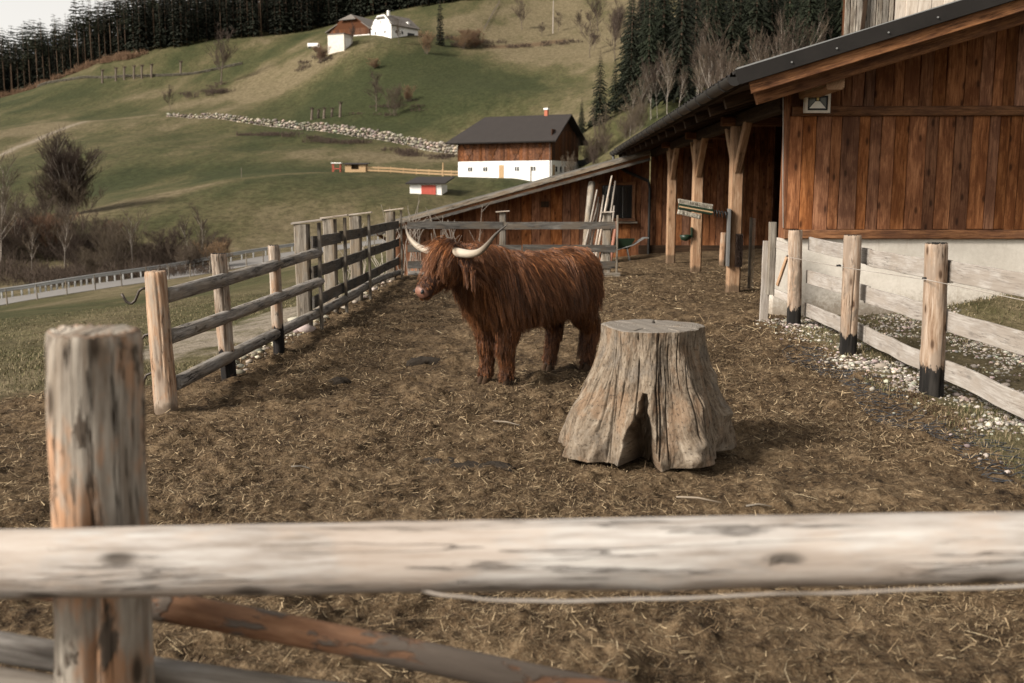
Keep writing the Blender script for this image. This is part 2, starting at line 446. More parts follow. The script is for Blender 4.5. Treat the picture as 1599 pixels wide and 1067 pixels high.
for q in ((100, 520, 20), (0, 500, 28), (200, 478, 38), (330, 478, 24), (420, 452, 32), (450, 430, 45), (560, 402, 45),
          # road and verge
          (-120, 497, 66), (0, 474, 69), (90, 460, 71), (182, 446, 74), (303, 429, 80), (420, 405, 88), (600, 377, 100), (720, 362, 112), (820, 352, 122),
          (0, 448, 80), (182, 424, 86), (303, 408, 92), (420, 388, 100), (600, 362, 112),
          # meadow up to the first crest
          (0, 372, 98), (120, 366, 100), (330, 350, 108), (500, 330, 118), (620, 322, 122),
          (40, 350, 112), (220, 311, 124), (370, 281, 136), (500, 270, 150), (580, 276, 150), (680, 304, 133), (640, 303, 134), (560, 300, 132), (760, 290, 145), (860, 285, 148),
          # hollow behind the crest, farmyard
          (100, 318, 140), (250, 288, 155), (400, 262, 170), (540, 262, 172), (720, 277, 157), (800, 278, 150), (862, 279, 148), (905, 270, 158), (640, 272, 160), (790, 255, 175),
          (0, 268, 180), (200, 246, 190), (400, 240, 192), (560, 245, 185), (680, 250, 180),
          # stone wall
          (150, 188, 272), (270, 183, 258), (400, 192, 243), (550, 211, 220), (640, 226, 207), (715, 242, 192),
          (0, 205, 255), (0, 185, 300), (120, 168, 310), (300, 160, 300), (450, 172, 262), (600, 190, 235), (720, 190, 225), (800, 190, 220),
          # house hill
          (0, 152, 400), (60, 138, 400), (120, 108, 398), (235, 78, 385), (330, 64, 390), (430, 55, 395), (500, 48, 395),
          (250, 125, 345), (350, 100, 350), (400, 130, 310), (480, 110, 300), (540, 66, 312), (600, 60, 312), (650, 60, 316), (600, 130, 268), (690, 70, 318), (760, 72, 322),
          (850, 62, 330), (700, 120, 275), (850, 120, 275), (850, 165, 230), (760, 150, 245), (640, 20, 385), (700, 6, 395), (760, 20, 375), (850, 10, 385), (920, 30, 360), (980, 10, 370),
          (900, 130, 255), (950, 150, 210), (960, 100, 260), (930, 200, 170), (1000, 205, 145), (1100, 190, 135), (1200, 170, 135), (1000, 130, 215), (1100, 110, 215), (1250, 100, 210),
          (1000, 60, 300), (1150, 40, 300), (1300, 30, 290), (1400, 130, 150), (1599, 130, 150), (1700, 60, 250)): cp(*q)
# beyond the frame and behind the ridges
for q in ((-60, 120, 560), (120, 90, 560), (300, 30, 560), (500, -10, 560), (700, -40, 600), (900, -50, 560), (1200, -60, 500), (1500, -40, 450),
          (0, 125, 900), (400, 20, 900), (800, -40, 900), (1300, -40, 900), (-500, 250, 300), (-500, 170, 700), (-600, 420, 90), (-700, 520, 30), (2200, 120, 250), (2300, 0, 700), (2300, 250, 60)): cp(*q)
for a in range(100, 271, 34):
    for r in (120, 500, 1000):
        cz(r * math.sin(R(a)), r * math.cos(R(a)), -4 if r < 300 else 0)
_c = np.array(ctl); _P = _c[:, :2] / 100.0
def _U(d2): return np.where(d2 > 1e-12, d2 * np.log(d2 + 1e-12), 0.0)
_n = len(_P)
_K = _U(((_P[:, None] - _P[None]) ** 2).sum(-1)) + np.eye(_n) * 2e-4
_A = np.zeros((_n + 3, _n + 3)); _A[:_n, :_n] = _K; _A[:_n, _n] = 1; _A[:_n, _n + 1:] = _P; _A[_n, :_n] = 1; _A[_n + 1:, :_n] = _P.T
_W = np.linalg.solve(_A, np.concatenate([_c[:, 2], np.zeros(3)]))
def H(x, y):
    """terrain height"""
    x = np.asarray(x, float); y = np.asarray(y, float); sh = x.shape
    q = np.stack([x.ravel(), y.ravel()], 1) / 100.0; out = np.empty(len(q))
    for i in range(0, len(q), 20000):
        b = q[i:i + 20000]
        out[i:i + 20000] = _U(((b[:, None] - _P[None]) ** 2).sum(-1)) @ _W[:_n] + _W[_n] + b @ _W[_n + 1:]
    z = out.reshape(sh)
    z = z + .42 * np.exp(-(((x - 6.6) / 1.25) ** 2 + ((y - 13.2) / .8) ** 2))      # grassy bank against the plinth
    d = np.hypot(x, y)
    z = z + sst(90, 200, d) * fbm(x / 26.0, y / 26.0, 3, 3) * 1.3
    # inside the paddock the ground is flat
    w = sst(-3.9, -3.1, x) * sst(8.5, 7.5, x) * sst(21.5, 19.5, y) * sst(-8, -4, y)
    return z * (1 - w) + w * (z - _tps_only(q).reshape(sh))
def _tps_only(q):
    out = np.empty(len(q))
    for i in range(0, len(q), 20000):
        b = q[i:i + 20000]
        out[i:i + 20000] = _U(((b[:, None] - _P[None]) ** 2).sum(-1)) @ _W[:_n] + _W[_n] + b @ _W[_n + 1:]
    return out
def h1(x, y): return float(H(np.array([x]), np.array([y]))[0])
def onhill(px, Y):
    """ground point straight ahead of photo column px at distance Y"""
    d = ray(px, 300); x = d.x / d.y * Y
    return Vector((x, Y, h1(x, Y)))

def masks(x, y):
    """R mud, G pale sand, B dryness of the grass"""
    n = fbm(x / 1.6, y / 1.6, 31, 4) * .9
    n2 = fbm(x / 10., y / 32., 41, 4)
    d = np.hypot(x, y)
    pen = sst(-3.35, -2.95, x + n * .25) * sst(3.45, 2.85, x + n * .5) * sst(34, 30, y)
    shed = sst(2.5, 3.2, x) * sst(14.3, 15.0, y) * sst(33, 31, y) * sst(12, 9, x)
    gate = sst(-9.5, -6.0, x + n * 2.2) * sst(10.6, 8.0, y + n * 2.6 - np.clip(x + 3, -6, 0) * .22) * sst(3.4, 2.8, x + n * .5)
    mud = np.clip(np.maximum(np.maximum(pen, shed), gate), 0, 1)
    sand = sst(-5.6, -4.4, x + n * .8) * sst(-3.1, -3.5, x + n * .2) * sst(9.0, 10.8, y + n * 1.5) * sst(21, 17, y + n) * .58
    dry = .46 + n2 * .62 + .2 * fbm(x / 40., y / 90., 51, 3)
    # lush green hollows and dry banks of the hill
    dry = dry + .22 * sst(45, 20, d)
    def blob(px, py, Y, rx, ry, a):
        p = at(px, py, Y)
        return a * np.exp(-(((x - p.x) / rx) ** 2 + ((y - p.y) / ry) ** 2))
    for b in ((760, 130, 262, 34, 34, -.85), (640, 130, 268, 30, 26, -.45), (560, 100, 290, 26, 18, -.25), (330, 262, 165, 26, 14, -.45), (560, 285, 140, 24, 16, -.30), (60, 165, 330, 34, 22, -.35), (330, 70, 372, 40, 20, -.15),
              (60, 215, 250, 30, 18, .55), (430, 130, 300, 24, 22, .45), (920, 60, 330, 40, 70, .75), (900, 120, 255, 18, 30, .40), (620, 240, 188, 40, 9, .40), (250, 330, 112, 34, 8, .25), (740, 240, 200, 14, 10, .3),
              (250, 140, 320, 34, 14, .25), (700, 20, 380, 60, 20, .05), (150, 560, 14, 4, 5, -.12)): dry = dry + blob(*b)
    def track(pts, wd, a):
        P = [at(*q) for q in pts]; r = np.zeros_like(x)
        for p, q in zip(P[:-1], P[1:]):
            ex, ey = q.x - p.x, q.y - p.y; L2 = ex * ex + ey * ey
            t = np.clip(((x - p.x) * ex + (y - p.y) * ey) / L2, 0, 1)
            dd = np.hypot(x - p.x - t * ex, y - p.y - t * ey)
            r = np.maximum(r, np.exp(-(dd / wd) ** 2))
        return a * r
    tk = track([(-40, 258, 190), (0, 240, 205), (70, 212, 236), (140, 194, 262), (240, 186, 266)], 2.2, .9)
    dry = dry + tk; sand = np.maximum(sand, tk * .62)
    dry = dry + track([(20, 348, 112), (220, 311, 124), (370, 281, 136), (500, 270, 150)], 2.2, .55)
    dry = dry + track([(370, 145, 300), (330, 152, 296), (270, 165, 290)], 5, .5)
    dry = dry + track([(400, 148, 292), (470, 96, 300), (510, 80, 303)], 5, .5)
    soil = track([(770, 74, 322), (870, 68, 328)], 5.0, 1.0)            # ploughed brown strip
    valley = np.exp(-((d - 92) / 11) ** 2) * sst(.05, -.12, x / np.maximum(d, 1))  # leaf litter along the stream
    mud = np.maximum(mud, soil * .8); dry = dry + valley * .9
    return np.stack([mud, np.clip(sand, 0, 1), np.clip(dry, 0, 1)], 1)

t = NT('meadow and paddock ground')
geo = t.n('NewGeometry'); pos = geo.outputs['Position']
at_ = t.n('Attribute', _attribute_name='mask'); sp = t.n('SeparateColor'); t.l(at_.outputs['Color'], sp.inputs[0])
mud_, sand_, dry_ = sp.outputs[0], sp.outputs[1], sp.outputs[2]
nA = t.noise(t.scaled(pos, (1, .4, .6)), .22, 7, .7); nB = t.noise(t.scaled(pos, (1, .75, 1)), 2.6, 7, .72); nC = t.noise(pos, 16, 5, .7); nD = t.noise(pos, 60, 4, .7)
drn = t.math('ADD', dry_, t.math('MULTIPLY', t.math('SUBTRACT', t.math('ADD', t.math('MULTIPLY', nA, .75), t.math('MULTIPLY', nB, .55)), .65), 1.7))
grass = t.ramp(drn, [(.06, (.041, .047, .018)), (.38, (.068, .067, .028)), (.66, (.104, .090, .044)), (.95, (.165, .132, .078))])
nE = t.noise(t.scaled(pos, (1, .6, 1)), 1.1, 8, .75)
grass = t.mix(t.rng(nE, .36, .62, .0, 1.0), t.mix(1.0, grass, (.62, .62, .58), 'MULTIPLY'), t.mix(1.0, grass, (1.12, 1.12, 1.14), 'MULTIPLY'))
grass = t.mix(t.rng(nC, .35, .65), t.mix(1.0, grass, (.55, .55, .52), 'MULTIPLY'), grass)
mudc = t.ramp(t.math('ADD', t.math('MULTIPLY', nC, .5), t.math('MULTIPLY', nB, .5)), [(.38, (.014, .0085, .005)), (.49, (.078, .051, .028)), (.61, (.175, .122, .071))])
mudc = t.mix(t.rng(nD, .50, .72, 0, .55), mudc, (.25, .195, .125))
sandc = t.mix(nC, (.15, .122, .092), (.29, .25, .20))
mk = t.rng(t.math('ADD', mud_, t.math('MULTIPLY', t.math('SUBTRACT', nB, .5), .9)), .35, .65)
col = t.mix(mk, grass, mudc)
sk = t.rng(t.math('ADD', sand_, t.math('MULTIPLY', t.math('SUBTRACT', nB, .5), .9)), .35, .65)
col = t.mix(sk, col, sandc)
t.bump(t.math('ADD', t.math('MULTIPLY', nC, 1.0), t.math('MULTIPLY', nD, .6)), .9, .035)
M['ground'] = t.done(col, .95, .1)

def polar_sheet(az, rad, lower, bumps):
    A, Rr = np.meshgrid(az, rad)
    x = np.sin(A) * Rr; y = np.cos(A) * Rr
    z = H(x, y)
    mk = masks(x.ravel(), y.ravel())
    z = z - lower(A, Rr) + bumps(x, y, mk.reshape(*x.shape, 3))
    nr, na = x.shape
    idx = np.arange(nr * na).reshape(nr, na)
    f = np.stack([idx[:-1, :-1], idx[:-1, 1:], idx[1:, 1:], idx[1:, :-1]], -1).reshape(-1, 4)
    me = mesh(np.stack([x, y, z], -1).reshape(-1, 3), f, True)
    fcol(me, 'mask', mk)
    return me
AZ0, AZ1 = R(-64), R(62)
azw = np.concatenate([np.linspace(R(-180), R(-68), 20, endpoint=False), np.linspace(R(-68), R(-40), 24, endpoint=False), np.linspace(R(-40), R(38), 330, endpoint=False), np.linspace(R(38), R(66), 24, endpoint=False), np.linspace(R(66), R(180), 21)])
radw = np.concatenate([np.linspace(.5, 2.6, 4, endpoint=False), np.geomspace(2.6, 1100, 430)])
def low_far(A, r): return sst(AZ0 + .02, AZ0 + .10, A) * sst(AZ1 - .02, AZ1 - .10, A) * sst(1.3, 1.9, r) * (.16 * sst(33.5, 27, r) + .012 * (r < 36))
terrain = obj('ground_terrain', polar_sheet(azw, radw, low_far, lambda x, y, m: 0 * x), M['ground'])
terrain.name = 'terrain'; tag(terrain, kind='structure')
def near_bumps(x, y, m):
    r = np.hypot(x, y); k = sst(34, 26, r)
    mud = m[..., 0]
    b = mud * (.036 * fbm(x / .7, y / .7, 71, 4) + .040 * fbm(x / .15, y / .15, 72, 3) + .026 * vnoise(x / .05, y / .05, 77))
    clod = np.clip(fbm(x / .30, y / .22, 75, 3) - .26, 0, 1) * .16
    g = (1 - mud) * (.05 * fbm(x / .9, y / .9, 73, 4) + .016 * fbm(x / .12, y / .12, 74, 2))
    return k * (b + mud * clod + g)
NEAR_AZ = np.concatenate([np.linspace(AZ0, R(-36), 50, endpoint=False), np.linspace(R(-36), R(34), 400, endpoint=False), np.linspace(R(34), AZ1, 51)]); NEAR_R = np.geomspace(1.2, 34.0, 800)
def sink(A, r): return .10 * (1 - sst(AZ0, AZ0 + .06, A) * sst(AZ1, AZ1 - .06, A) * sst(1.2, 1.6, r))
paddock = obj('paddock_ground', polar_sheet(NEAR_AZ, NEAR_R, sink, near_bumps), M['ground'])
tag(paddock, kind='structure')
def Hn(x, y):
    m = masks(x, y); return H(x, y) + near_bumps(x, y, m), m

# sky-side mountain far beyond the left ridge
mp = at(-10, 62, 6000)
v, f = [], []
for i in range(25):
    a = i / 24; x = mp.x - 1500 + a * 2300
    pk = 330 * math.exp(-((a - .62) / .16) ** 2) + 90 * abs(math.sin(a * 17)) * math.exp(-((a - .6) / .3) ** 2)
    for j in range(6):
        b = j / 5
        v.append((x + 40 * math.sin(i * 3.1 + j), 6000 + b * 900 + 50 * math.sin(i * 2.3 + j * 1.7), mp.z - 900 + (pk + 900 - 330 + 60) * (math.sin(b * math.pi * .5))))
for i in range(24):
    for j in range(5): a = i * 6 + j; f.append((a, a + 6, a + 7, a + 1))
t = NT('haze tinted snowy rock'); nn = t.noise(t.n('NewGeometry').outputs['Position'], .006, 8, .7)
M['rock'] = t.done(t.ramp(nn, [(.42, (.16, .18, .21)), (.52, (.42, .46, .52))]), .9)  # rock and snow in blue-grey: distance haze is painted into the colour
tag(obj('mountains', mesh(v, f, True), M['rock']), kind='structure')

# ================================================================ ROAD
def ribbon(pts, w, dz, mat, name, n=60):
    P = [Vector(p) for p in pts]; vs, fs = [], []
    # resample along y
    xs = np.array([p.x for p in P]); ys = np.array([p.y for p in P])
    tt = np.linspace(0, len(P) - 1, n)
    X = np.interp(tt, range(len(P)), xs); Y = np.interp(tt, range(len(P)), ys)
    k = np.ones(7) / 7; X[3:-3] = np.convolve(X, k, 'valid'); Y[3:-3] = np.convolve(Y, k, 'valid')
    C = np.stack([X, Y], 1); T = np.gradient(C, axis=0); T /= np.linalg.norm(T, axis=1)[:, None]; N = np.stack([-T[:, 1], T[:, 0]], 1)
    Z = H(X, Y); Z = np.convolve(np.pad(Z, 4, mode='edge'), np.ones(9) / 9, 'valid')
    for i in range(n):
        for s in (-1, -.5, 0, .5, 1):
            q = C[i] + N[i] * s * w / 2
            vs.append((q[0], q[1], max(Z[i] + dz, float(h1(*q)) + .03)))
    for i in range(n - 1):
        for j in range(4): a = i * 5 + j; fs.append((a, a + 1, a + 6, a + 5))
    me = mesh(vs, fs, True)
    return obj(name, me, mat), C, N, Z
M['asphalt'] = plain('pale asphalt', (.155, .145, .135), .9, .12, 1.5, .1)
road_px = [(-160, 503, 64), (0, 474, 69.5), (90, 460, 71.5), (182, 446, 74.5), (303, 429, 80.5), (420, 405, 88), (600, 377, 100), (720, 362, 112)]
road, RC, RN, RZ = ribbon([at(*q) for q in road_px], 4.6, .05, M['asphalt'], 'road')
tag(road, kind='structure')
# guard rail on the far side
gr = thing('guard_rail', 'long galvanised steel guard rail on the far side of the valley road', 'guard rail', (0, 0, 0))
M['galv'] = plain('galvanised steel', (.36, .36, .35), .45, .12, .8, .05, .5)
side = 1 if (RN[10] @ np.array([-.2, 1])) > 0 else -1
def along(off):
    out = []
    for i in range(len(RC)):
        q = RC[i] + RN[i] * side * off; out.append(Vector((q[0], q[1], max(RZ[i], h1(*q)))))
    return out
ga = along(2.7)
mb = MB(); prof = [(.0, .45), (.05, .50), (.0, .57), (.0, .63), (.05, .70), (.0, .76)]
vs, fs = [], []
for i, p in enumerate(ga):
    for (o, z) in prof:
        q = RN[i] * side * -o; vs.append((p.x + q[0], p.y + q[1], p.z + z))
for i in range(len(ga) - 1):
    for j in range(5): a = i * 6 + j; fs.append((a, a + 6, a + 7, a + 1))
obj('rail_beam', mesh(vs, fs), M['galv'], gr)
for i in range(0, len(ga)):
    p = ga[i] + Vector((0, .12, 0)); box('post', M['galv'], gr, p.x - .06, p.x + .06, p.y, p.y + .1, p.z - .2, p.z + .62)
# wooden pasture posts on the near side
pf = thing('pasture_fence', 'row of thin wooden stakes along the near side of the valley road', 'fence', (0, 0, 0))
na = along(-2.9); acc = 0; tops = []
for i in range(len(na) - 1):
    L = (na[i + 1] - na[i]).length
    while acc < L:
        p = na[i].lerp(na[i + 1], acc / L); p.z = h1(p.x, p.y)
        tp = p + Vector((random.uniform(-.06, .06), 0, random.uniform(1.0, 1.2)))
        MB().tube([p - Vector((0, 0, .2)), tp], [.055, .045], 6).build('stake', M['grey_post'], pf); tops.append(tp - Vector((0, 0, .15)))
        acc += 1.95
    acc -= L
for a, b in zip(tops[:-1], tops[1:]):
    pass
MB().tube(tops, .008, 4).build('wire', M['steel'], pf)

# ================================================================ STONE WALL on the hillside
sw = thing('stone_wall', 'long dry stone retaining wall of pale boulders crossing the hillside', 'stone wall', (0, 0, 0))
M['moss_stone'] = plain('mossy fieldstone', (.085, .075, .055), .95, .5, 1.2, .4)
ico = bmesh.new(); bmesh.ops.create_icosphere(ico, subdivisions=1, radius=1.0)
IV = np.array([v.co[:] for v in ico.verts]); IF = np.array([[q.index for q in f.verts] for f in ico.faces]); ico.free()
def stonemat(name, c, rough=.92):
    t = NT(name); a = t.n('Attribute', _attribute_name='tone'); n = t.noise(t.n('NewGeometry').outputs['Position'], 9, 5, .7)
    col = t.mix(1.0, t.mix(n, mul(c, .7), mul(c, 1.3)), a.outputs['Color'], 'MULTIPLY'); t.bump(n, .4, .02); return t.done(col, rough, .2)
def stones(P, S, jitter=.25, seed=1):
    """joined stones: P (n,3) centres, S (n,3) radii"""
    g = np.random.default_rng(seed); n = len(P)
    a = g.uniform(0, 6.28, n); v = IV[None] * (1 + g.uniform(-jitter, jitter, (n, len(IV), 1)))
    v = v * S[:, None, :]
    c, s = np.cos(a)[:, None], np.sin(a)[:, None]
    v = np.stack([v[..., 0] * c - v[..., 1] * s, v[..., 0] * s + v[..., 1] * c, v[..., 2]], -1) + P[:, None, :]
    f = IF[None] + (np.arange(n) * len(IV))[:, None, None]
    me = mesh(v.reshape(-1, 3), f.reshape(-1, 3))
    tn = np.clip(np.exp(g.normal(0, .42, (n, 1))), .25, 1.9) * np.array([[1, .97, .93]]) * (1 + g.normal(0, .05, (n, 3)))
    fcol(me, 'tone', np.repeat(tn, len(IV), 0)); return me
M['stone'] = stonemat('pale limestone', (.20, .178, .15))
wp = [at(*q) for q in ((262, 184, 258), (330, 187, 252), (400, 193, 243), (480, 202, 231), (550, 212, 220), (640, 228, 207), (722, 244, 191))]
P, S = [], []
for a, b in zip(wp[:-1], wp[1:]):
    n = int((b - a).length / .62)
    for i in range(n):
        u = i / n; q = a.lerp(b, u); hgt = 2.0 * (0.55 + .45 * math.sin(min(1, (q.x + 90) / 95) * 2.6))
        z0 = h1(q.x, q.y)
        k = 0
        while k < hgt:
            s = random.uniform(.24, .46)
            P.append((q.x + random.uniform(-.2, .2), q.y + k * .35 + random.uniform(-.15, .15), z0 + k - .1)); S.append((s * random.uniform(.9, 1.5), s, s * random.uniform(.7, 1)))
            k += s * 1.7
o = obj('stones', stones(np.array(P), np.array(S), .22), M['stone'], sw); o['kind'] = 'stuff'
# low mossy field wall and pollard stubs higher up
fw = thing('field_wall', 'low mossy field wall below the pine edge on the upper meadow', 'field wall', (0, 0, 0))
P, S = [], []
wp = [at(*q) for q in ((60, 144, 372), (120, 138, 362), (180, 131, 354), (250, 118, 348), (310, 106, 345), (380, 92, 345))]
for a, b in zip(wp[:-1], wp[1:]):
    n = int((b - a).length / .6)
    for i in range(n):
        q = a.lerp(b, i / n); z0 = h1(q.x, q.y)
        for k in range(2): P.append((q.x, q.y + random.uniform(-.2, .2), z0 + .15 + k * .45)); S.append((.42, .35, random.uniform(.28, .4)))
o = obj('stones', stones(np.array(P), np.array(S), .2, 3), M['moss_stone'], fw); o['kind'] = 'stuff'
# ================================================================ FAR BUILDINGS
def window(parent, x, y, z, w, h, axis='y', sgn=-1, frame=None, name='window'):
    """small window set on a wall plane; axis = wall normal"""
    fr = frame or M['white_plaster']
    if axis == 'y':
        o = box(name, fr, parent, x - w/2 - .1, x + w/2 + .1, *sorted((y, y + sgn * .05)), z - h/2 - .1, z + h/2 + .1)
        box('pane', M['glass_dark'], o, x - w/2, x + w/2, *sorted((y + sgn * .02, y + sgn * .058)), z - h/2, z + h/2)
        box('glazing_bar', fr, o, x - .03, x + .03, *sorted((y + sgn * .05, y + sgn * .075)), z - h/2, z + h/2)
    else:
        o = box(name, fr, parent, *sorted((x, x + sgn * .05)), y - w/2 - .1, y + w/2 + .1, z - h/2 - .1, z + h/2 + .1)
        box('pane', M['glass_dark'], o, *sorted((x + sgn * .02, x + sgn * .058)), y - w/2, y + w/2, z - h/2, z + h/2)
    return o
def slab(name, mat, parent, quad, th):
    """thick roof plane from four corner points"""
    q = [Vector(p) for p in quad]; n = (q[1] - q[0]).cross(q[-1] - q[0]).normalized()
    if n.z < 0: n = -n
    lo = [p - n * th for p in q]; k = len(q)
    fs = [tuple(range(k)), tuple(reversed(range(k, 2 * k)))] + [(i, i + k, (i + 1) % k + k, (i + 1) % k) for i in range(k)]
    me = mesh(q + lo, fs); bm = bmesh.new(); bm.from_mesh(me); bmesh.ops.recalc_face_normals(bm, faces=bm.faces); bm.to_mesh(me); bm.free()
    return obj(name, me, mat, parent)

# --- white and brown farm barn in the valley meadow
c0 = at(861, 279, 148.5)
fb = thing('farm_barn', 'white and brown farm barn with dark hipped roof in the valley meadow', 'barn', c0, R(-24))
L, D = 15.6, 10.5       # local: front-right ground corner at origin, front along -x
zb, zw, ze = 0, 2.65, 5.95
box('white_wall', M['white_plaster'], fb, -L, 0, 0, D, -1.6, zw)
up = box('timber_wall', M['plank_dark'], fb, -L + .05, -.05, .05, D - .05, zw, ze)
nb = 30
for i in range(nb):
    x0 = -L + i * L / nb
    box('plank', M['far_wood'], up, x0 + .015, x0 + L / nb - .015, -.03, .05, zw, ze)
for i in range(16):
    y0 = i * D / 16
    box('plank', M['plank_dark'], up, -.05, .03, y0 + .015, y0 + D / 16 - .015, zw, ze + 1.2)
for x in (-L + .1, -L * .75, -L * .5, -L * .25, -.1): box('timber_post', M['plank_dark'], fb, x - .12, x + .12, -.10, -.032, zw, ze)
for k, x in enumerate((-L * .875, -L * .625, -L * .375, -L * .125)):
    for s in (-1, 1):
        MB().beam((x - s * .25, -.07, zw + .1), (x + s * 1.35, -.07, ze - .1), .16, .07, (1, 0, 0)).build('brace', M['plank_dark'], fb)
    h = box('shutter', M['plank_dark'], fb, x - .5, x + .5, -.12, -.035, zw + 1.0, zw + 1.9)
for x in (-13.5, -10.9, -5.6, -2.9): window(fb, x, 0, 1.45, .72, .62)
box('door', M['yard_wood'], fb, -8.6, -7.8, -.05, 0, 0, 2.05)
for y in (1.7, 3.4, 5.0, 7.2): window(fb, 0, y, 1.4, .65, .8, 'x', 1)
box('door', M['yard_wood'], fb, 0, .05, .55, 1.15, 0, 2.0)
ov = 1.4; zr = 9.6
ea, eb = -1.3, D + 1.3
rf = slab('roof', M['far_roof'], fb, [(-L - 1.6, ea, ze - .55), (1.2, ea, ze - .55), (1.0, D/2, zr), (-L + 2.0, D/2, zr)], .22)
slab('roof', M['far_roof'], fb, [(1.2, eb, ze - .55), (-L - 1.6, eb, ze - .55), (-L + 2.0, D/2, zr), (1.0, D/2, zr)], .22)
slab('roof_hip', M['far_roof'], fb, [(-L - 1.6, eb, ze - .55), (-L - 1.6, ea, ze - .55), (-L + 2.0, D/2, zr)], .22)
obj('gable', mesh([(-.06, .1, ze), (-.06, D - .1, ze), (-.06, D/2, zr - .4), (-.16, .1, ze), (-.16, D - .1, ze), (-.16, D/2, zr - .4)], [(0, 1, 2), (5, 4, 3), (0, 3, 4, 1), (1, 4, 5, 2), (2, 5, 3, 0)]), M['plank_dark'], fb)
ch = box('chimney', M['brick'], fb, -3.4, -2.9, D/2 - .25, D/2 + .25, zr - .3, zr + .75)
box('chimney_cap', M['white_plaster'], ch, -3.5, -2.8, D/2 - .35, D/2 + .35, zr + .75, zr + 1.0)
box('downpipe', M['rust_steel'], fb, -.25, -.15, -.16, -.1, 0, ze - .5)
# milk-can post in front of the barn
p = at(829, 281, 144); MB().tube([p - Vector((0, 0, .3)), p + Vector((0, 0, 1.9))], .10, 7).build('', M['grey_post']).name = 'meadow_post'
tag(bpy.data.objects['meadow_post'], 'short pale post standing before the white barn wall', 'post')
p = at(692, 279, 156); o = MB().tube([p - Vector((0, 0, .3)), p + Vector((0, 0, 2.4))], .10, 7).build('pole', M['yard_wood']); o.name = 'wooden_pole'
tag(o, 'upright wooden pole rising from the yard fence beside the white barn', 'pole')

# --- little shed with red door dug into the bank
s0 = at(640, 303, 133.5); e0 = at(690, 303, 133.5)
rs = thing('red_door_shed', 'low white shed with a red door dug into the grass bank', 'shed', s0, R(-3))
w_ = (e0 - s0).length
box('wall', M['white_plaster'], rs, 0, w_, 0, 5, -.8, 1.25)
dr = box('door', M['red_door'], rs, 1.55, 3.5, -.06, 0, -.5, 1.15)
for k in range(4): box('door_board', M['red_door'], dr, 1.57 + k * .485, 1.57 + k * .485 + .46, -.10, -.062, -.48, 1.13)
slab('roof', M['far_roof'], rs, [(-.5, -.5, 1.42), (w_ + .55, -.5, 1.42), (w_ + .9, 6.0, 2.35), (-.1, 6.0, 2.35)], .16)
# --- yard fence and play hut
yf = thing('yard_fence', 'low fence of fresh pale boards running left from the white barn', 'fence', (0, 0, 0))
ya = [at(*q) for q in ((572, 275, 158), (610, 275, 158), (650, 276, 158), (690, 277, 157.5), (719, 278, 157))]
for i, (a, b) in enumerate(zip(ya[:-1], ya[1:])):
    a = Vector((a.x, a.y, h1(a.x, a.y))); b = Vector((b.x, b.y, h1(b.x, b.y)))
    for z in (.28, .72): board('rail', M['yard_wood'], yf, a + Vector((0, 0, z)), b + Vector((0, 0, z)), .28, .06)
    for u in (0, .5): q = a.lerp(b, u); box('post', M['yard_wood'], yf, q.x - .07, q.x + .07, q.y + .04, q.y + .14, q.z - .2, q.z + .95)
h0 = at(539, 275, 158); h0.z = h1(h0.x, h0.y)
ht = thing('play_hut', 'small wooden hut with open front at the end of the yard fence', 'hut', h0, R(-4))
box('back_wall', M['yard_wood'], ht, 0, 3.3, 1.5, 1.6, -.4, 1.25)
for x0, x1, z0, z1 in ((0, 1.0, -.4, 1.25), (1.0, 2.2, -.4, .45), (2.2, 3.3, -.4, 1.25)): box('front_wall', M['yard_wood'], ht, x0, x1, 0, .08, z0, z1)
for x in (0, 3.22): box('side_wall', M['yard_wood'], ht, x, x + .08, .08, 1.5, -.4, 1.25)
slab('roof', M['far_roof'], ht, [(-.3, -.3, 1.28), (3.6, -.3, 1.28), (3.6, 1.9, 1.5), (-.3, 1.9, 1.5)], .1)
h0 = at(519, 275, 158); h0.z = h1(h0.x, h0.y)
ks = thing('feed_stand', 'tiny red framed stand with a pale roof beside the wooden hut', 'stand', h0)
for x in (0, 1.2):
    for y in (0, .9): box('leg', M['red_door'], ks, x, x + .1, y, y + .1, -.4, 1.3)
box('shelf', M['red_door'], ks, 0, 1.3, 0, 1.0, .45, .55); box('roof', M['white_plaster'], ks, -.15, 1.45, -.15, 1.15, 1.3, 1.45)

# --- farmhouse pair on the hilltop
b0 = at(611, 57, 312)
wh = thing('white_farmhouse', 'white farmhouse with grey half hipped roof on the hilltop', 'house', b0, R(-38))
W, Ln = 9.0, 11.5; he = 3.9; hr = 7.3
# local: front-right corner at origin, gable front along -x (facing -y), length along +y
box('wall', M['white_plaster'], wh, -W, 0, 0, Ln, -3, he)
obj('gable', mesh([(-W, 0, he), (0, 0, he), (-W * .32, 0, hr - .6), (-W * .68, 0, hr - .6), (-W, .2, he), (0, .2, he), (-W * .32, .2, hr - .6), (-W * .68, .2, hr - .6)],
     [(0, 1, 2, 3), (7, 6, 5, 4), (0, 3, 7, 4), (3, 2, 6, 7), (2, 1, 5, 6)]), M['white_plaster'], wh)
slab('roof', M['far_roof_grey'], wh, [(.7, -.5, he - .5), (.7, Ln + .6, he - .5), (-W/2, Ln + .6, hr), (-W/2, .9, hr)], .2)
slab('roof', M['far_roof_grey'], wh, [(-W - .7, Ln + .6, he - .5), (-W - .7, -.5, he - .5), (-W/2, .9, hr), (-W/2, Ln + .6, hr)], .2)
slab('roof_hip', M['far_roof_grey'], wh, [(-W * .74, -.55, hr - 1.5), (-W * .26, -.55, hr - 1.5), (-W/2, .9, hr + .05)], .15)
box('chimney', M['white_plaster'], wh, -W/2 + .4, -W/2 + 1.1, 2.2, 2.9, hr - .6, hr + 1.0)
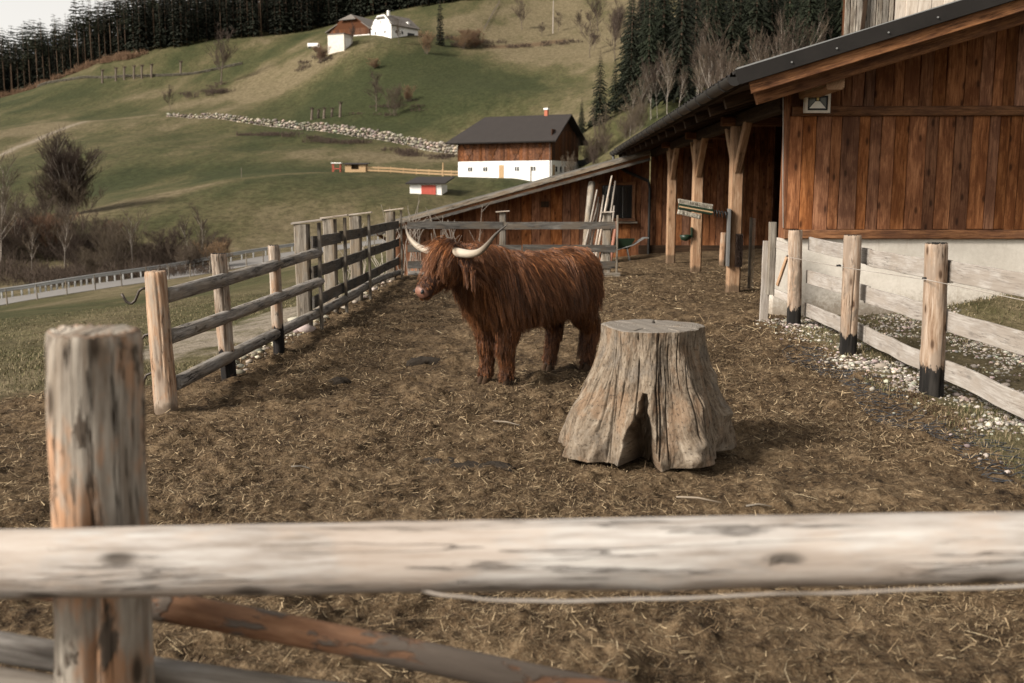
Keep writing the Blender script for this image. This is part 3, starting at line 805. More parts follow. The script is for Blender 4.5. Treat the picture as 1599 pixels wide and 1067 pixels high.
window(wh, -W/2, 0, 4.6, .5, 1.0); window(wh, -W * .78, 0, 1.6, .7, .9); window(wh, -W * .3, 0, 1.6, .7, .9)
for y in (2.0, 4.6): window(wh, 0, y, 1.6, .7, .9, 'x', 1)
box('garage_opening', M['black'], wh, 0, .04, 6.9, 9.9, -.3, 1.9)  # flat black panel painting in the dark of the open garage
box('dormer', M['white_plaster'], wh, -2.0, -1.0, 8.2, 9.0, he + .3, he + 1.5)
b1 = at(577, 58, 318)
bh = thing('brown_farmhouse', 'old brown timber farm building with white base left of the hilltop house', 'barn', b1, R(-26))
W, Ln = 15.5, 13; he = 3.0; hr = 7.6
box('base_wall', M['white_plaster'], bh, -W, 0, 0, Ln, -4.5, .9)
bw = box('timber_wall', M['plank_dark'], bh, -W + .1, -.1, .1, Ln, .9, he)
for i in range(20): box('plank', M['plank_dark'], bw, -W + i * W / 20 + .02, -W + (i + 1) * W / 20 - .02, 0, .09, .9, he)
obj('gable', mesh([(-W, .1, he), (0, .1, he), (-W * .36, .1, hr - 1.1), (-W * .64, .1, hr - 1.1)] , [(0, 1, 2, 3)]), M['plank_dark'], bh)
slab('roof', M['far_roof_grey'], bh, [(1.1, -.9, he - .6), (1.1, Ln + .6, he - .6), (-W/2, Ln + .6, hr), (-W/2, 1.2, hr)], .25)
slab('roof', M['far_roof_grey'], bh, [(-W - 1.1, Ln + .6, he - .6), (-W - 1.1, -.9, he - .6), (-W/2, 1.2, hr), (-W/2, Ln + .6, hr)], .25)
slab('roof_hip', M['far_roof_grey'], bh, [(-W * .72, -.95, hr - 1.9), (-W * .28, -.95, hr - 1.9), (-W/2, 1.2, hr + .05)], .2)
for x in (-3.5, -6.5): window(bh, x, 0, -.3, .7, .7)
g0 = at(512, 74, 306)
gg = thing('grey_garage', 'plain pale grey garage block in front of the brown farm building', 'garage', g0, R(-20))
box('wall', M['plinth'], gg, 0, 5.6, 0, 5, -2.5, 3.6); box('roof', M['far_roof_grey'], gg, -.2, 5.8, -.2, 5.2, 3.6, 3.8); box('door', M['white_plaster'], gg, 5.6, 5.65, .8, 3.8, 0, 2.6)
g1 = at(480, 76, 308)
gv = thing('white_van', 'small white trailer parked left of the grey garage', 'trailer', g1, R(-4))
MB().beam((0, .9, 1.0), (3.3, .9, 1.0), 1.2, 1.7, ch=.18).build('body', M['white_plaster'], gv)
for x in (.7, 2.6): MB().tube([(x, .0, .3), (x, .2, .3)], .32, 12).build('wheel', M['black'], gv)

# ================================================================ VEGETATION prototypes
def seg_mesh(segs, sides=3):
    a = np.array(segs, float)     # p0(3) p1(3) r0 r1
    n = len(a); p0, p1 = a[:, :3], a[:, 3:6]; d = p1 - p0; d /= np.linalg.norm(d, axis=1)[:, None] + 1e-9
    ref = np.where(np.abs(d[:, 2:3]) > .9, [[1., 0, 0]], [[0, 0, 1.]])
    u = np.cross(d, ref); u /= np.linalg.norm(u, axis=1)[:, None]; w = np.cross(d, u)
    th = 2 * np.pi * np.arange(sides) / sides
    ring = u[:, None] * np.cos(th)[None, :, None] + w[:, None] * np.sin(th)[None, :, None]
    v = np.concatenate([p0[:, None] + ring * a[:, 6][:, None, None], p1[:, None] + ring * a[:, 7][:, None, None]], 1)
    f = []
    for k in range(sides): f.append([k, (k + 1) % sides, sides + (k + 1) % sides, sides + k])
    f = np.array(f)[None] + (np.arange(n) * 2 * sides)[:, None, None]
    return mesh(v.reshape(-1, 3), f.reshape(-1, 4), True)
def bare_proto(seed, h=8.0, trunks=1, spread=.5, kids=(7, 7, 5), up=.35, r0=.11, twig=.012, start=.3):
    g = random.Random(seed); big, small = [], []
    def grow(p, d, L, r, lev):
        n = 5 if lev == 0 else 3
        pts = [p]; dd = d.copy()
        for i in range(n):
            dd = (dd + Vector((g.gauss(0, .10), g.gauss(0, .10), g.gauss(0, .05) + up * .12 * (lev > 0)))).normalized()
            pts.append(pts[-1] + dd * (L / n))
        for i in range(n):
            ra, rb = r * (1 - i / n * .75), r * (1 - (i + 1) / n * .75)
            (big if lev <= 1 else small).append((*pts[i], *pts[i + 1], max(ra, twig), max(rb, twig)))
        if lev < len(kids):
            for k in range(kids[lev]):
                t = g.uniform(start if lev == 0 else .15, 1.0) * n; i = min(int(t), n - 1); q = pts[i].lerp(pts[i + 1], t - i)
                base = (pts[i + 1] - pts[i]).normalized(); az = g.uniform(0, 6.28)
                side = Vector((math.cos(az), math.sin(az), 0)); nd = (base * (1 - spread) + side * spread + Vector((0, 0, up * .5))).normalized()
                grow(q, nd, L * g.uniform(.38, .62) * (1.0 - .35 * (t / n) * (lev == 0)), r * .42, lev + 1)
    for k in range(trunks):
        a = g.uniform(0, 6.28); s = 0 if trunks == 1 else g.uniform(.1, .45)
        grow(Vector((math.cos(a) * s * .5, math.sin(a) * s * .5, -.3)), Vector((math.cos(a) * s * .8, math.sin(a) * s * .8, 1)).normalized(), h * g.uniform(.75, 1.0), r0 * g.uniform(.7, 1), 0)
    return seg_mesh(big, 4), seg_mesh(small, 3)
def conifer_proto(seed, h=20., rmax=3.2, base=.08, whorls=24, br=9, sub=3, droop=.35, ragged=.3, trunk_r=.22, power=.85):
    g = np.random.default_rng(seed); V, F = [], []
    for i in range(whorls):
        t = (i + g.uniform(-.3, .3)) / whorls; t = min(max(t, 0), .995)
        z = h * (base + (1 - base) * t); Rm = rmax * ((1 - t) ** power) * g.uniform(1 - ragged, 1 + ragged * .4) + .12
        nb = max(4, int(br * (1 - .45 * t)))
        a0 = g.uniform(0, 6.28)
        for k in range(nb):
            a = a0 + k * 6.283 / nb + g.uniform(-.3, .3); Lb = Rm * g.uniform(.65, 1.1)
            dx, dy = math.cos(a), math.sin(a); lift = g.uniform(-.1, .25)
            for s in range(sub):
                u0, u1 = s / sub, (s + 1.25) / sub
                wd = Lb * (.62 / sub if sub > 3 else .20) * (1 - .45 * u0) * g.uniform(.7, 1.3)
                def pt(u, side, dz=0):
                    r = Lb * u; zz = z + lift * r - droop * r * u + dz
                    return (dx * r - dy * side, dy * r + dx * side, zz)
                b = len(V); hang = -Lb * (.30 / sub if sub > 3 else .10) * g.uniform(.6, 1.6)
                V += [pt(u0, 0, .03), pt((u0 + u1) / 2, wd, hang), pt(min(u1, 1.08), g.uniform(-.3, .3) * wd, hang * .4), pt((u0 + u1) / 2, -wd, hang)]
                F += [(b, b + 1, b + 2), (b, b + 2, b + 3)]
                b = len(V); tip = pt(min(u1, 1.05), 0, hang * .3); m = pt((u0 + u1) / 2, 0, .02)
                V += [pt(u0 * .9, 0), tip, (m[0], m[1], m[2] + hang * 2.2)]; F += [(b, b + 1, b + 2)]
    crown = mesh(np.array(V), np.array(F))
    mb = MB(); mb.tube([(0, 0, -1), (0, 0, h * .5), (0, 0, h * .97)], [trunk_r, trunk_r * .62, .02], 7)
    return mb.mesh(True), crown
def leafmat(name, c, var=.5, scale=1.2):
    t = NT(name); oi = t.n('ObjectInfo'); tc = t.n('TexCoord')
    n = t.noise(tc.outputs['Object'], scale, 3, .6)
    col = t.ramp(n, [(.3, mul(c, 1 - var)), (.7, mul(c, 1 + var))])
    h = t.n('HueSaturation'); t.l(col, h.inputs['Color']); t.l(t.rng(oi.outputs['Random'], 0, 1, .65, 1.35, False), h.inputs['Value'])
    t.l(t.rng(oi.outputs['Random'], 0, 1, .485, .515, False), h.inputs['Hue'])
    return t.done(h.outputs[0], .8, .2)
M['needle'] = leafmat('dark spruce needles', (.011, .013, .007))
M['needle_l'] = leafmat('olive pine needles', (.021, .022, .011))
M['needle_m'] = leafmat('mid spruce needles', (.013, .016, .008))
M['bark'] = plain('conifer bark', (.105, .072, .050), .95, .3, 1.0, .2)
M['bark_pine'] = plain('pale pine bark', (.10, .066, .043), .95, .3, .8, .2)
M['birch'] = plain('pale birch bark', (.30, .26, .22), .9, .35, 2.0, .2)
M['bark_grey'] = plain('grey bark', (.115, .090, .070), .9, .3, 2.0, .2)
M['twig'] = leafmat('purple brown twigs', (.072, .052, .037), .25)
M['twig_d'] = leafmat('dark brown twigs', (.055, .038, .029), .25)
M['twig_o'] = leafmat('reddish dry twigs', (.145, .085, .052), .25)
def put(name, protos, pos, s, rz, mats, label, cat, group=None, sxy=1.0):
    o = thing(name, label, cat, pos, rz, group); o.scale = (s * sxy, s * sxy, s)
    for nm, me in zip(('trunk', 'crown'), protos):
        c = bpy.data.objects.new(nm, me); COL.objects.link(c); c.parent = o
    return o
def withmats(pr, a, b):
    pr[0].materials.append(a); pr[1].materials.append(b); return pr
PINE = [withmats(conifer_proto(100 + i, 25, 2.9, .58 - .05 * (i % 2), 11, 8, 2, .15, .55, .24, .5), M['bark_pine'], M['needle_l']) for i in range(4)]
SPRF = [withmats(conifer_proto(120 + i, 24, 4.0, .06, 22, 10, 2, .35, .40, .25, .75), M['bark'], M['needle']) for i in range(4)]
SPR = [withmats(conifer_proto(140 + i, 18, 3.2, .05, 46, 15, 6, .38, .40, .22, .9), M['bark'], M['needle_m']) for i in range(3)]
COLUMN = withmats(conifer_proto(160, 12, 1.55, .02, 34, 10, 3, .1, .15, .18, .45), M['bark'], M['needle'])
BARE = [withmats(bare_proto(200 + i, 9, 1, .50, (11, 8, 4), .4, .10, .018), M['birch'], M['twig']) for i in range(4)]
BARED = [withmats(bare_proto(220 + i, 8, 1, .55, (12, 9, 5), .45, .14, .016, .22), M['bark_grey'], M['twig_d']) for i in range(3)]
SHRUB = [withmats(bare_proto(240 + i, 4, 7, .45, (7, 6, 4), .4, .035, .010, .1), M['bark_grey'], M['twig']) for i in range(4)]
SHRUBO = [withmats(bare_proto(260 + i, 3, 9, .50, (7, 6, 4), .4, .03, .010, .05), M['bark_grey'], M['twig_o']) for i in range(2)]
BIGB = withmats(bare_proto(283, 8.4, 14, .45, (10, 9, 6), .5, .085, .012, .03), M['birch'], M['twig'])

# ---------------------------------------------------------------- the pine edge and forest on the left ridge
EDGE = [(-60, 160, 398), (0, 150, 398), (50, 138, 396), (100, 112, 392), (140, 98, 390), (200, 86, 386), (235, 76, 384), (300, 67, 386), (330, 62, 390), (400, 57, 394), (500, 48, 396), (560, 38, 398), (640, 18, 396), (680, 8, 396), (745, -6, 400)]
ex = np.array([e[0] for e in EDGE]); eY = np.array([e[2] for e in EDGE])
g = random.Random(5); rest = []
nfor = 0
for row in range(7):
    px = -70 + g.uniform(0, 6)
    while px < 760:
        Y = float(np.interp(px, ex, eY)) + row * 7.5 + g.uniform(-2.5, 2.5)
        if 490 < px < 660 and row < 1: Y += 6
        p = onhill(px, Y)
        pine = (px < 225 + g.uniform(-30, 30) and (row < 1 or g.random() < .35)) or (330 < px < 600 and g.random() < .25)
        s = g.uniform(.66, 1.16); rz = g.uniform(0, 6.28)
        if row < 3:
            pr = g.choice(PINE) if pine else g.choice(SPRF)
            if pine: put('pine_tree', pr, p, s, rz, None, 'tall pine with bare brown trunk in the forest edge on the ridge', 'pine tree', 'pines of the ridge forest edge')
            else: put('spruce_tree', pr, p, s, rz, None, 'dark spruce in the forest along the top of the ridge', 'spruce tree', 'spruces of the ridge forest')
            nfor += 1
        else: rest.append((pine, g.randrange(4), p, s, rz))
        px += g.uniform(8, 13) if row < 3 else g.uniform(5, 9)
def join_trees(name, items, label):
    V, F, b = [], [], 0
    for me, p, s, rz in items:
        n = len(me.vertices); co = np.empty(n * 3, np.float32); me.vertices.foreach_get('co', co); co = co.reshape(-1, 3) * s
        c, sn = math.cos(rz), math.sin(rz); co = np.stack([co[:, 0] * c - co[:, 1] * sn, co[:, 0] * sn + co[:, 1] * c, co[:, 2]], 1) + np.array(p)
        fi = np.empty(len(me.loops), np.int32); me.loops.foreach_get('vertex_index', fi); V.append(co); F.append(fi.reshape(-1, 3) + b); b += n
    o = obj(name, mesh(np.concatenate(V), np.concatenate(F)), M['needle']); tag(o, label, 'forest', kind='stuff'); return o
join_trees('forest', [((PINE if pi else SPRF)[k][1], p, s, rz) for pi, k, p, s, rz in rest], 'dark mass of conifers deep in the ridge forest')
# brown undergrowth along the foot of the pines
def twig_mass(name, centres, label, mat, n_per=26, hgt=2.0, seed=1, wid=.02):
    gg = np.random.default_rng(seed); S = []
    for (p, rad, hh) in centres:
        for k in range(n_per):
            a = gg.uniform(0, 6.28); r = rad * math.sqrt(gg.uniform(0, 1)); b = Vector((p.x + r * math.cos(a), p.y + r * math.sin(a), p.z - .1))
            d = Vector((gg.normal(0, .35), gg.normal(0, .35), 1)).normalized(); L = hh * gg.uniform(.4, 1.0)
            m = b + d * L * .6; S.append((*b, *m, wid * 1.4, wid))
            for q in range(3):
                d2 = (d + Vector((gg.normal(0, .6), gg.normal(0, .6), .2))).normalized(); st = b + d * L * gg.uniform(.25, .6)
                S.append((*st, *(st + d2 * L * gg.uniform(.25, .5)), wid, wid * .7))
    o = obj(name, seg_mesh(S, 3), mat); return tag(o, label, 'undergrowth', kind='stuff')
cs = []
for i in range(90):
    px = g.uniform(-20, 238); Y = float(np.interp(px, ex, eY)) - g.uniform(3, 9); p = onhill(px, Y); cs.append((p, 2.0, g.uniform(1.2, 3.6)))
twig_mass('undergrowth', cs, 'brown leafless scrub along the foot of the ridge pines', M['twig_o'], 40, 2, 4, .05)

# ---------------------------------------------------------------- trees one can pick out on the hill
def hb(name, proto, px, Y, hpx, label, cat, h0, sxy=1.0, rz=None, group=None, dz=0.0):
    p = onhill(px, Y); p.z += dz
    return put(name, proto, p, hpx * Y / FPX / h0, g.uniform(0, 6.28) if rz is None else rz, None, label, cat, group, sxy)
hb('spruce_tree', COLUMN, 690, 316, 72, 'slim dark columnar conifer right of the white hilltop house', 'conifer', 12, .75)
hb('bare_tree', BARED[0], 352, 318, 86, 'large leafless tree on the bank left of the hilltop farm', 'bare tree', 8, .9)
hb('bare_tree', BARED[1], 273, 275, 40, 'small leafless tree at the left end of the stone wall', 'bare tree', 8, .8)
hb('bare_tree', SHRUBO[0], 668, 300, 34, 'reddish brown bushy tree just below the columnar conifer', 'bare tree', 3, .8)
hb('bare_tree', BARED[2], 590, 245, 58, 'leafless grey tree on the slope above the stone wall', 'bare tree', 8, .9)
hb('bare_shrub', SHRUB[0], 617, 240, 40, 'grey leafless bush beside the leafless tree above the stone wall', 'shrub', 4)
hb('bare_shrub', SHRUBO[1], 640, 250, 22, 'small brown bush right of the grey bush above the stone wall', 'shrub', 3)
hb('bare_shrub', SHRUBO[1], 590, 285, 14, 'small reddish bush alone on the slope below the farmhouse', 'shrub', 3, 1.6)
hb('bare_tree', BARED[0], 627, 306, 40, 'dark leafless tree before the brown farm building', 'bare tree', 8, .7)
hb('bare_tree', BARED[1], 555, 306, 34, 'slender leafless tree before the white gable of the farmhouse', 'bare tree', 8, .6)
hb('bare_shrub', SHRUBO[0], 508, 302, 26, 'brown bush beside the grey garage', 'shrub', 3)
for k, px in enumerate((725, 745, 735)):
    hb('bare_shrub', SHRUBO[k % 2], px, 316 + k * 3, 24, 'brown bush in the dark hedge row below the upper meadow', 'shrub', 3, 1.5, group='hedge bushes below the upper meadow')
for k, (px, Y, hp) in enumerate(((815, 350, 46), (905, 335, 34), (870, 345, 28), (845, 338, 22), (925, 300, 26))):
    hb('bare_tree', BARED[k % 3], px, Y, hp, 'thin leafless tree scattered on the dry upper slope', 'bare tree', 8, 1.0, group='thin trees of the dry upper slope')
for k, px in enumerate((170, 191, 204, 219, 231, 246, 291)):
    p = onhill(px, 350 - k * .4); o = thing('pollard_stump', 'stubby pollarded trunk in the row along the field wall', 'pollard', p, 0, 'pollards along the field wall')
    MB().tube([(0, 0, -.3), (.1, 0, 2.2), (.25, 0, 4.0)], [.38, .3, .36], 7).build('trunk', M['bark_grey'], o)
    mb = MB()
    for q in range(5): a = q * 1.25; mb.tube([(.25, 0, 3.8), (.25 + .8 * math.cos(a), .5 * math.sin(a), 4.5 + .3 * (q % 2))], [.2, .10], 5)
    mb.build('crown', M['twig_d'], o)
for k, (px, hp) in enumerate(((490, 17), (500, 12), (509, 15), (521, 12), (534, 22))):
    p = onhill(px, 243 + (k % 2)); o = thing('pollard_stump', 'gnarled dark stump in the cluster above the stone wall', 'pollard', p, 0, 'stumps above the stone wall')
    hh = hp * 243 / FPX
    MB().tube([(0, 0, -.3), (.1, 0, hh * .6), (.3, 0, hh)], [.34, .28, .2], 7).build('trunk', M['bark_grey'], o)
    mb = MB()
    for q in range(4): a = q * 1.6; mb.tube([(.2, 0, hh * .8), (.2 + .6 * math.cos(a), .4 * math.sin(a), hh + .3)], [.15, .06], 5)
    mb.build('crown', M['twig_d'], o)
# scrub along the stone wall and under the hedges
cs = []
for px, py, Y in [(390, 206, 226), (420, 210, 222), (450, 212, 219), (500, 218, 213), (530, 222, 210), (560, 225, 207), (620, 240, 198), (650, 246, 194), (690, 252, 188)]:
    for k in range(5): p = onhill(px + g.uniform(-16, 16), Y + g.uniform(-3, 2)); cs.append((p, 2.2, g.uniform(.6, 1.5)))
for k in range(26): p = onhill(g.uniform(690, 930), g.uniform(318, 330)); cs.append((p, 2.0, g.uniform(1.0, 2.4)))
for k in range(14): p = onhill(g.uniform(295, 365), g.uniform(300, 318)); cs.append((p, 2.4, g.uniform(1.0, 2.6)))
for k in range(10): p = onhill(g.uniform(440, 520), g.uniform(300, 312)); cs.append((p, 2.2, g.uniform(1.0, 2.2)))
for k in range(10): p = onhill(g.uniform(560, 660), g.uniform(238, 250)); cs.append((p, 2.0, g.uniform(.6, 1.6)))
twig_mass('scrub', cs, 'brown leafless scrub scattered along the hillside walls and hedges', M['twig_d'], 44, 2, 9, .03)

# small things on the hill
p = onhill(862, 342); o = MB().tube([p - Vector((0, 0, .5)), p + Vector((.1, 0, 10.5))], [.22, .14], 7).build('utility_pole', M['birch']); tag(o, 'tall pale pole on the dry slope above the ploughed strip', 'pole')
p = onhill(378, 139); o = MB().tube([p - Vector((0, 0, .3)), p + Vector((.03, 0, 1.3))], [.06, .05], 6).build('meadow_stake', M['grey_post']); tag(o, 'thin pale stake alone on the meadow crest', 'stake')
ffn = thing('field_fence', 'thin fence climbing the upper meadow right of the columnar conifer', 'fence', (0, 0, 0))
A_, B_ = onhill(757, 345), onhill(781, 392); prev = None
for k in range(15):
    q = A_.lerp(B_, k / 14); q.z = h1(q.x, q.y)
    MB().tube([q - Vector((0, 0, .2)), q + Vector((0, 0, 1.2))], .09, 5).build('post', M['bark_grey'], ffn)
    if prev is not None:
        for z in (.55, 1.05): MB().tube([prev + Vector((0, 0, z)), q + Vector((0, 0, z))], .07, 5).build('rail', M['bark_grey'], ffn)
    prev = q
p = onhill(921, 158)
car = thing('parked_car', 'dark car parked on the track right of the white farm barn', 'car', p, R(8))
M['car_paint'] = plain('dark car paint', (.018, .020, .024), .3, .1, 2, 0, .2, .5)
prof = [(-2.0, .35), (-2.05, .75), (-1.9, .95), (-1.1, 1.02), (-.5, 1.45), (.9, 1.48), (1.7, 1.0), (2.05, .9), (2.1, .4)]
v = [(x, y, z) for y in (-.82, .82) for x, z in prof]; n_ = len(prof)
obj('body', mesh(v, [tuple(range(n_)), tuple(reversed(range(n_, 2 * n_)))] + [(i, i + n_, (i + 1) % n_ + n_, (i + 1) % n_) for i in range(n_)]), M['car_paint'], car)
for y in (-.83, .83):
    obj('window', mesh([(-1.0, y, 1.03), (-.5, y, 1.38), (.85, y, 1.4), (1.5, y, 1.03)], [(0, 1, 2, 3)]), M['glass_dark'], car)
    for x in (-1.3, 1.3): MB().tube([(x, y - .1, .32), (x, y + .1, .32)], .32, 14).build('wheel', M['black'], car)

# ---------------------------------------------------------------- valley trees beyond the road
hb('bare_tree', BIGB, 100, 117, 100, 'broad leafless multi-trunk tree on the meadow crest beyond the road', 'bare tree', 8.4, 1.15, 0.6)
for k, px in enumerate((72, 90, 112, 130)):
    hb('bare_shrub', SHRUB[k], px, 116.5, 52, 'leafless bush growing around the foot of the broad crest tree', 'shrub', 4, 1.0, group='bushes round the broad crest tree')
for k, (px, Y, hp) in enumerate(((-8, 88, 130), (20, 90, 96), (92, 86, 92), (200, 87, 82), (292, 90, 74), (308, 93, 80), (40, 84, 80), (0, 96, 120))):
    lab = ['leafless tree with pale trunk at the left edge beyond the guard rail', 'thin leafless tree left of the forked one beyond the guard rail', 'forked pale-stemmed leafless tree beyond the guard rail', 'leaning thin pale-stemmed tree in the thicket behind the guard rail', 'thin pale tree in the thicket near the second log post', 'second thin pale tree in the thicket near the second log post', 'short leafless tree low in the valley at the left', 'tall leafless tree at the far left behind the thicket'][k]
    hb('bare_tree', BARE[k % 4], px, Y, hp, lab, 'bare tree', 9, .75, group='leafless trees of the valley thicket')
for k in range(30):
    px = g.uniform(-20, 345); Y = g.uniform(82, 97); hp = g.uniform(38, 66) * (1 - .35 * max(0, px - 180) / 170)
    hb('bare_shrub', (SHRUB + SHRUBO[:1])[k % 5], px, Y, hp, 'leafless brown bush in the thicket between road and meadow', 'shrub', 4 if k % 5 < 4 else 3, 1.1, group='bushes of the valley thicket')
cs = []
for k in range(150):
    px = g.uniform(-30, 350); Y = g.uniform(79, 97); p = onhill(px, Y); cs.append((p, 1.5, g.uniform(.8, 2.0) * (1 - .4 * max(0, px - 180) / 170)))
twig_mass('undergrowth', cs, 'dense brown brush between the guard rail and the valley meadow', M['twig_d'], 46, 2, 12, .014)
hb('spruce_tree', SPR[1], -6, 92, 78, 'dark conifer cut by the left picture edge in the valley', 'spruce tree', 18, .9)

# ---------------------------------------------------------------- wood on the right, behind the barn
hb('spruce_tree', SPR[0], 935, 172, 118, 'lone full-branched spruce at the left corner of the right wood', 'spruce tree', 18, .95, .3, dz=-.5)
hb('spruce_tree', SPR[2], 958, 177, 92, 'smaller spruce tucked right behind the lone corner spruce', 'spruce tree', 18, .9)
hb('spruce_tree', SPR[1], 907, 172, 56, 'young spruce left of the lone corner spruce', 'spruce tree', 18, .9)
hb('bare_tree', SHRUB[2], 935, 160, 60, 'pale olive leafless thicket tree below the lone corner spruce', 'bare tree', 4, .55)
for k in range(39):
    px = 985 + (k % 13) * 26 + g.uniform(-12, 12); Y = 172 + (k // 13) * 26 + g.uniform(-8, 8)
    if px > 1110 and k < 13: Y += 25
    hp = g.uniform(20, 27) * FPX / Y
    hb('spruce_tree', SPR[k % 3], px, Y, hp, 'tall dark spruce in the wood above the barn roof', 'spruce tree', 18, .85, group='spruces of the right wood')
for k in range(60):
    px = g.uniform(960, 1330); Y = g.uniform(225, 330); hp = g.uniform(17, 24) * FPX / Y
    if px < 1000 and Y > 240: continue
    hb('spruce_tree', SPRF[k % 4], px, Y, hp, 'dark spruce high on the wooded right slope', 'spruce tree', 24, .9, group='spruces high on the right slope')
for k in range(34):
    px = 985 + k * 8.5 + g.uniform(-8, 8); Y = (118 if px > 1100 else 158) + g.uniform(-10, 12)
    hb('bare_tree', BARE[k % 4], px, Y, g.uniform(60, 95) if px < 1100 else g.uniform(110, 160), 'leafless birch with pale trunk rising behind the barn roof', 'birch', 9, .62, group='birches behind the barn roof')
for k in range(12):
    px = g.uniform(900, 1010); Y = g.uniform(250, 340)
    hb('bare_tree', BARED[k % 3], px, Y, g.uniform(50, 75), 'grey leafless tree where the dry slope meets the right wood', 'bare tree', 8, .8, group='leafless trees at the edge of the right wood')
for k in range(12):
    px = g.uniform(870, 1000); Y = g.uniform(125, 160)
    hb('bare_shrub', SHRUB[k % 4], px, Y, g.uniform(26, 46), 'leafless bush at the foot of the right wood beside the farm barn', 'shrub', 4, .8, group='bushes at the foot of the right wood')
# ================================================================ MAIN BARN (right)
WY, WX = 13.7, 3.32
NE, FE = Vector((2.31, 12.0, 3.06)), Vector((2.20, 30.6, 2.92))      # eave line near -> far
SL = .30
def zr(x, y=13.7):
    u = (y - 12.0) / 18.6; e = NE.lerp(FE, u); return e.z + SL * (x - e.x)
barn = thing('barn', 'large reddish brown plank barn with deep eaves and open shed', 'barn', (0, 0, 0))
XR = 15.0
box('plinth', M['plinth'], barn, WX - .14, XR, WY, WY + .3, -.5, 1.075)
gw = obj('gable_wall', mesh([(WX, WY + .06, 1.0), (XR, WY + .06, 1.0), (XR, WY + .06, zr(XR) - .34), (WX, WY + .06, zr(WX) - .34), (WX, WY + .25, 1.0), (XR, WY + .25, 1.0), (XR, WY + .25, zr(XR) - .34), (WX, WY + .25, zr(WX) - .34)],
     [(0, 1, 2, 3), (7, 6, 5, 4), (0, 3, 7, 4), (2, 6, 7, 3)]), M['plank_dark'], barn)
def wall_planks(parent, mat, x0, x1, y, z0, ztop, wmin=.125, wmax=.235, t=.035, face=-1, seed=1, gap=.006):
    r = random.Random(seed); x = x0
    while x < x1 - .03:
        w = min(r.uniform(wmin, wmax), x1 - x); a, b = x + gap / 2, x + w - gap / 2
        tt = t + r.uniform(-.008, .012); zz0 = z0 + r.uniform(-.008, .008); lean = r.uniform(-.004, .004)
        za, zb = (ztop(a), ztop(b)) if callable(ztop) else (ztop, ztop)
        c = .006
        v = []
        for z_a, z_b in ((zz0, zz0), ((zz0 + za) / 2, (zz0 + zb) / 2), (za, zb)):
            l = lean if z_a == zz0 else 0
            v += [(a + l, y, z_a), (a + l, y + face * (tt - c), z_a), (a + c + l, y + face * tt, z_a), (b - c + l, y + face * tt, z_b), (b + l, y + face * (tt - c), z_b), (b + l, y, z_b)]
        f = []
        for k in range(2):
            for i in range(5): q = k * 6 + i; f.append((q, q + 1, q + 7, q + 6))
        f += [(0, 5, 4, 3, 2, 1), (12, 13, 14, 15, 16, 17)]
        uv = [(p[0] - a, p[2]) for p in v]
        obj('plank', mesh(v, f, False, uv), mat, parent)
        x += w
wall_planks(gw, M['plank'], WX, 9.2, WY + .06, 1.2, 2.70, .13, .235, .035, -1, 11)
wall_planks(gw, M['plank'], WX, 9.2, WY + .06, 2.83, lambda x: zr(x) - .36, .13, .24, .03, -1, 12)
board('sill_beam', M['fascia'], barn, (WX - .03, WY - .01, 1.135), (XR, WY - .01, 1.135), .125, .13)
board('belt_board', M['fascia'], barn, (WX + .02, WY - .01, 2.765), (XR, WY - .01, 2.765), .125, .09)
# wall return towards the open shed
wall_planks_side = box('corner_board', M['plank'], barn, WX - .035, WX, WY + .02, WY + .28, 1.07, zr(WX) - .35)
# roof
def roofpt(x, y, dz=0): return Vector((x, y, zr(x, y) + dz))
ys = np.linspace(12.0, 30.6, 620); per = .30
vs = []
for dz0, x_ in ((0, None), (0, XR)):
    for y in ys:
        e = NE.lerp(FE, (y - 12) / 18.6); x = (e.x - .03) if x_ is None else x_
        ph = (y / per) % 1; wv = .045 * (math.sin(math.pi * min(ph / .7, 1)) ** 1.0)
        vs.append((x, y, zr(x, y) + .03 + wv))
n = len(ys); fs = [(i, i + 1, n + i + 1, n + i) for i in range(n - 1)]
rf = obj('roof', mesh(vs, fs, False), M['roof_metal'], barn)
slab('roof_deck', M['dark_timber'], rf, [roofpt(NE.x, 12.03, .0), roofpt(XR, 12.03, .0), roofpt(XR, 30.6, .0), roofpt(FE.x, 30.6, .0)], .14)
def along_verge(name, mat, z0, z1, y, th, x0=NE.x, par=None):
    p0 = Vector((x0, y, zr(x0, y) + (z0 + z1) / 2)); p1 = Vector((XR, y, zr(XR, y) + (z0 + z1) / 2))
    return board(name, mat, par or barn, p0, p1, abs(z1 - z0), th, (0, 0, 1), 20, .002)
along_verge('verge_flashing', M['roof_metal'], .06, -.12, 11.96, .05, NE.x - .05)
along_verge('verge_cap', M['steel'], .055, .075, 12.0, .12, NE.x - .05)
along_verge('fascia_board', M['fascia'], -.12, -.265, 12.02, .05, NE.x + .12)
along_verge('rafter', M['fascia'], -.20, -.40, 12.35, .12, NE.x + .25)
for k in range(15):
    y = 13.6 + k * 1.2; e = NE.lerp(FE, (y - 12) / 18.6)
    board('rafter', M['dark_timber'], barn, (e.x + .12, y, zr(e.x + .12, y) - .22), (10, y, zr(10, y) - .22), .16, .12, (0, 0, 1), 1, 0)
for k, x in enumerate((1466, 1390, 1310, 1240)):       # flashing screws
    p = at(x, 0, 11.93); p = Vector((p.x, 11.93, zr(p.x, 11.93) - .05)); MB().tube([p, p + Vector((0, -.012, 0))], .011, 8).build('screw', M['steel'], barn)
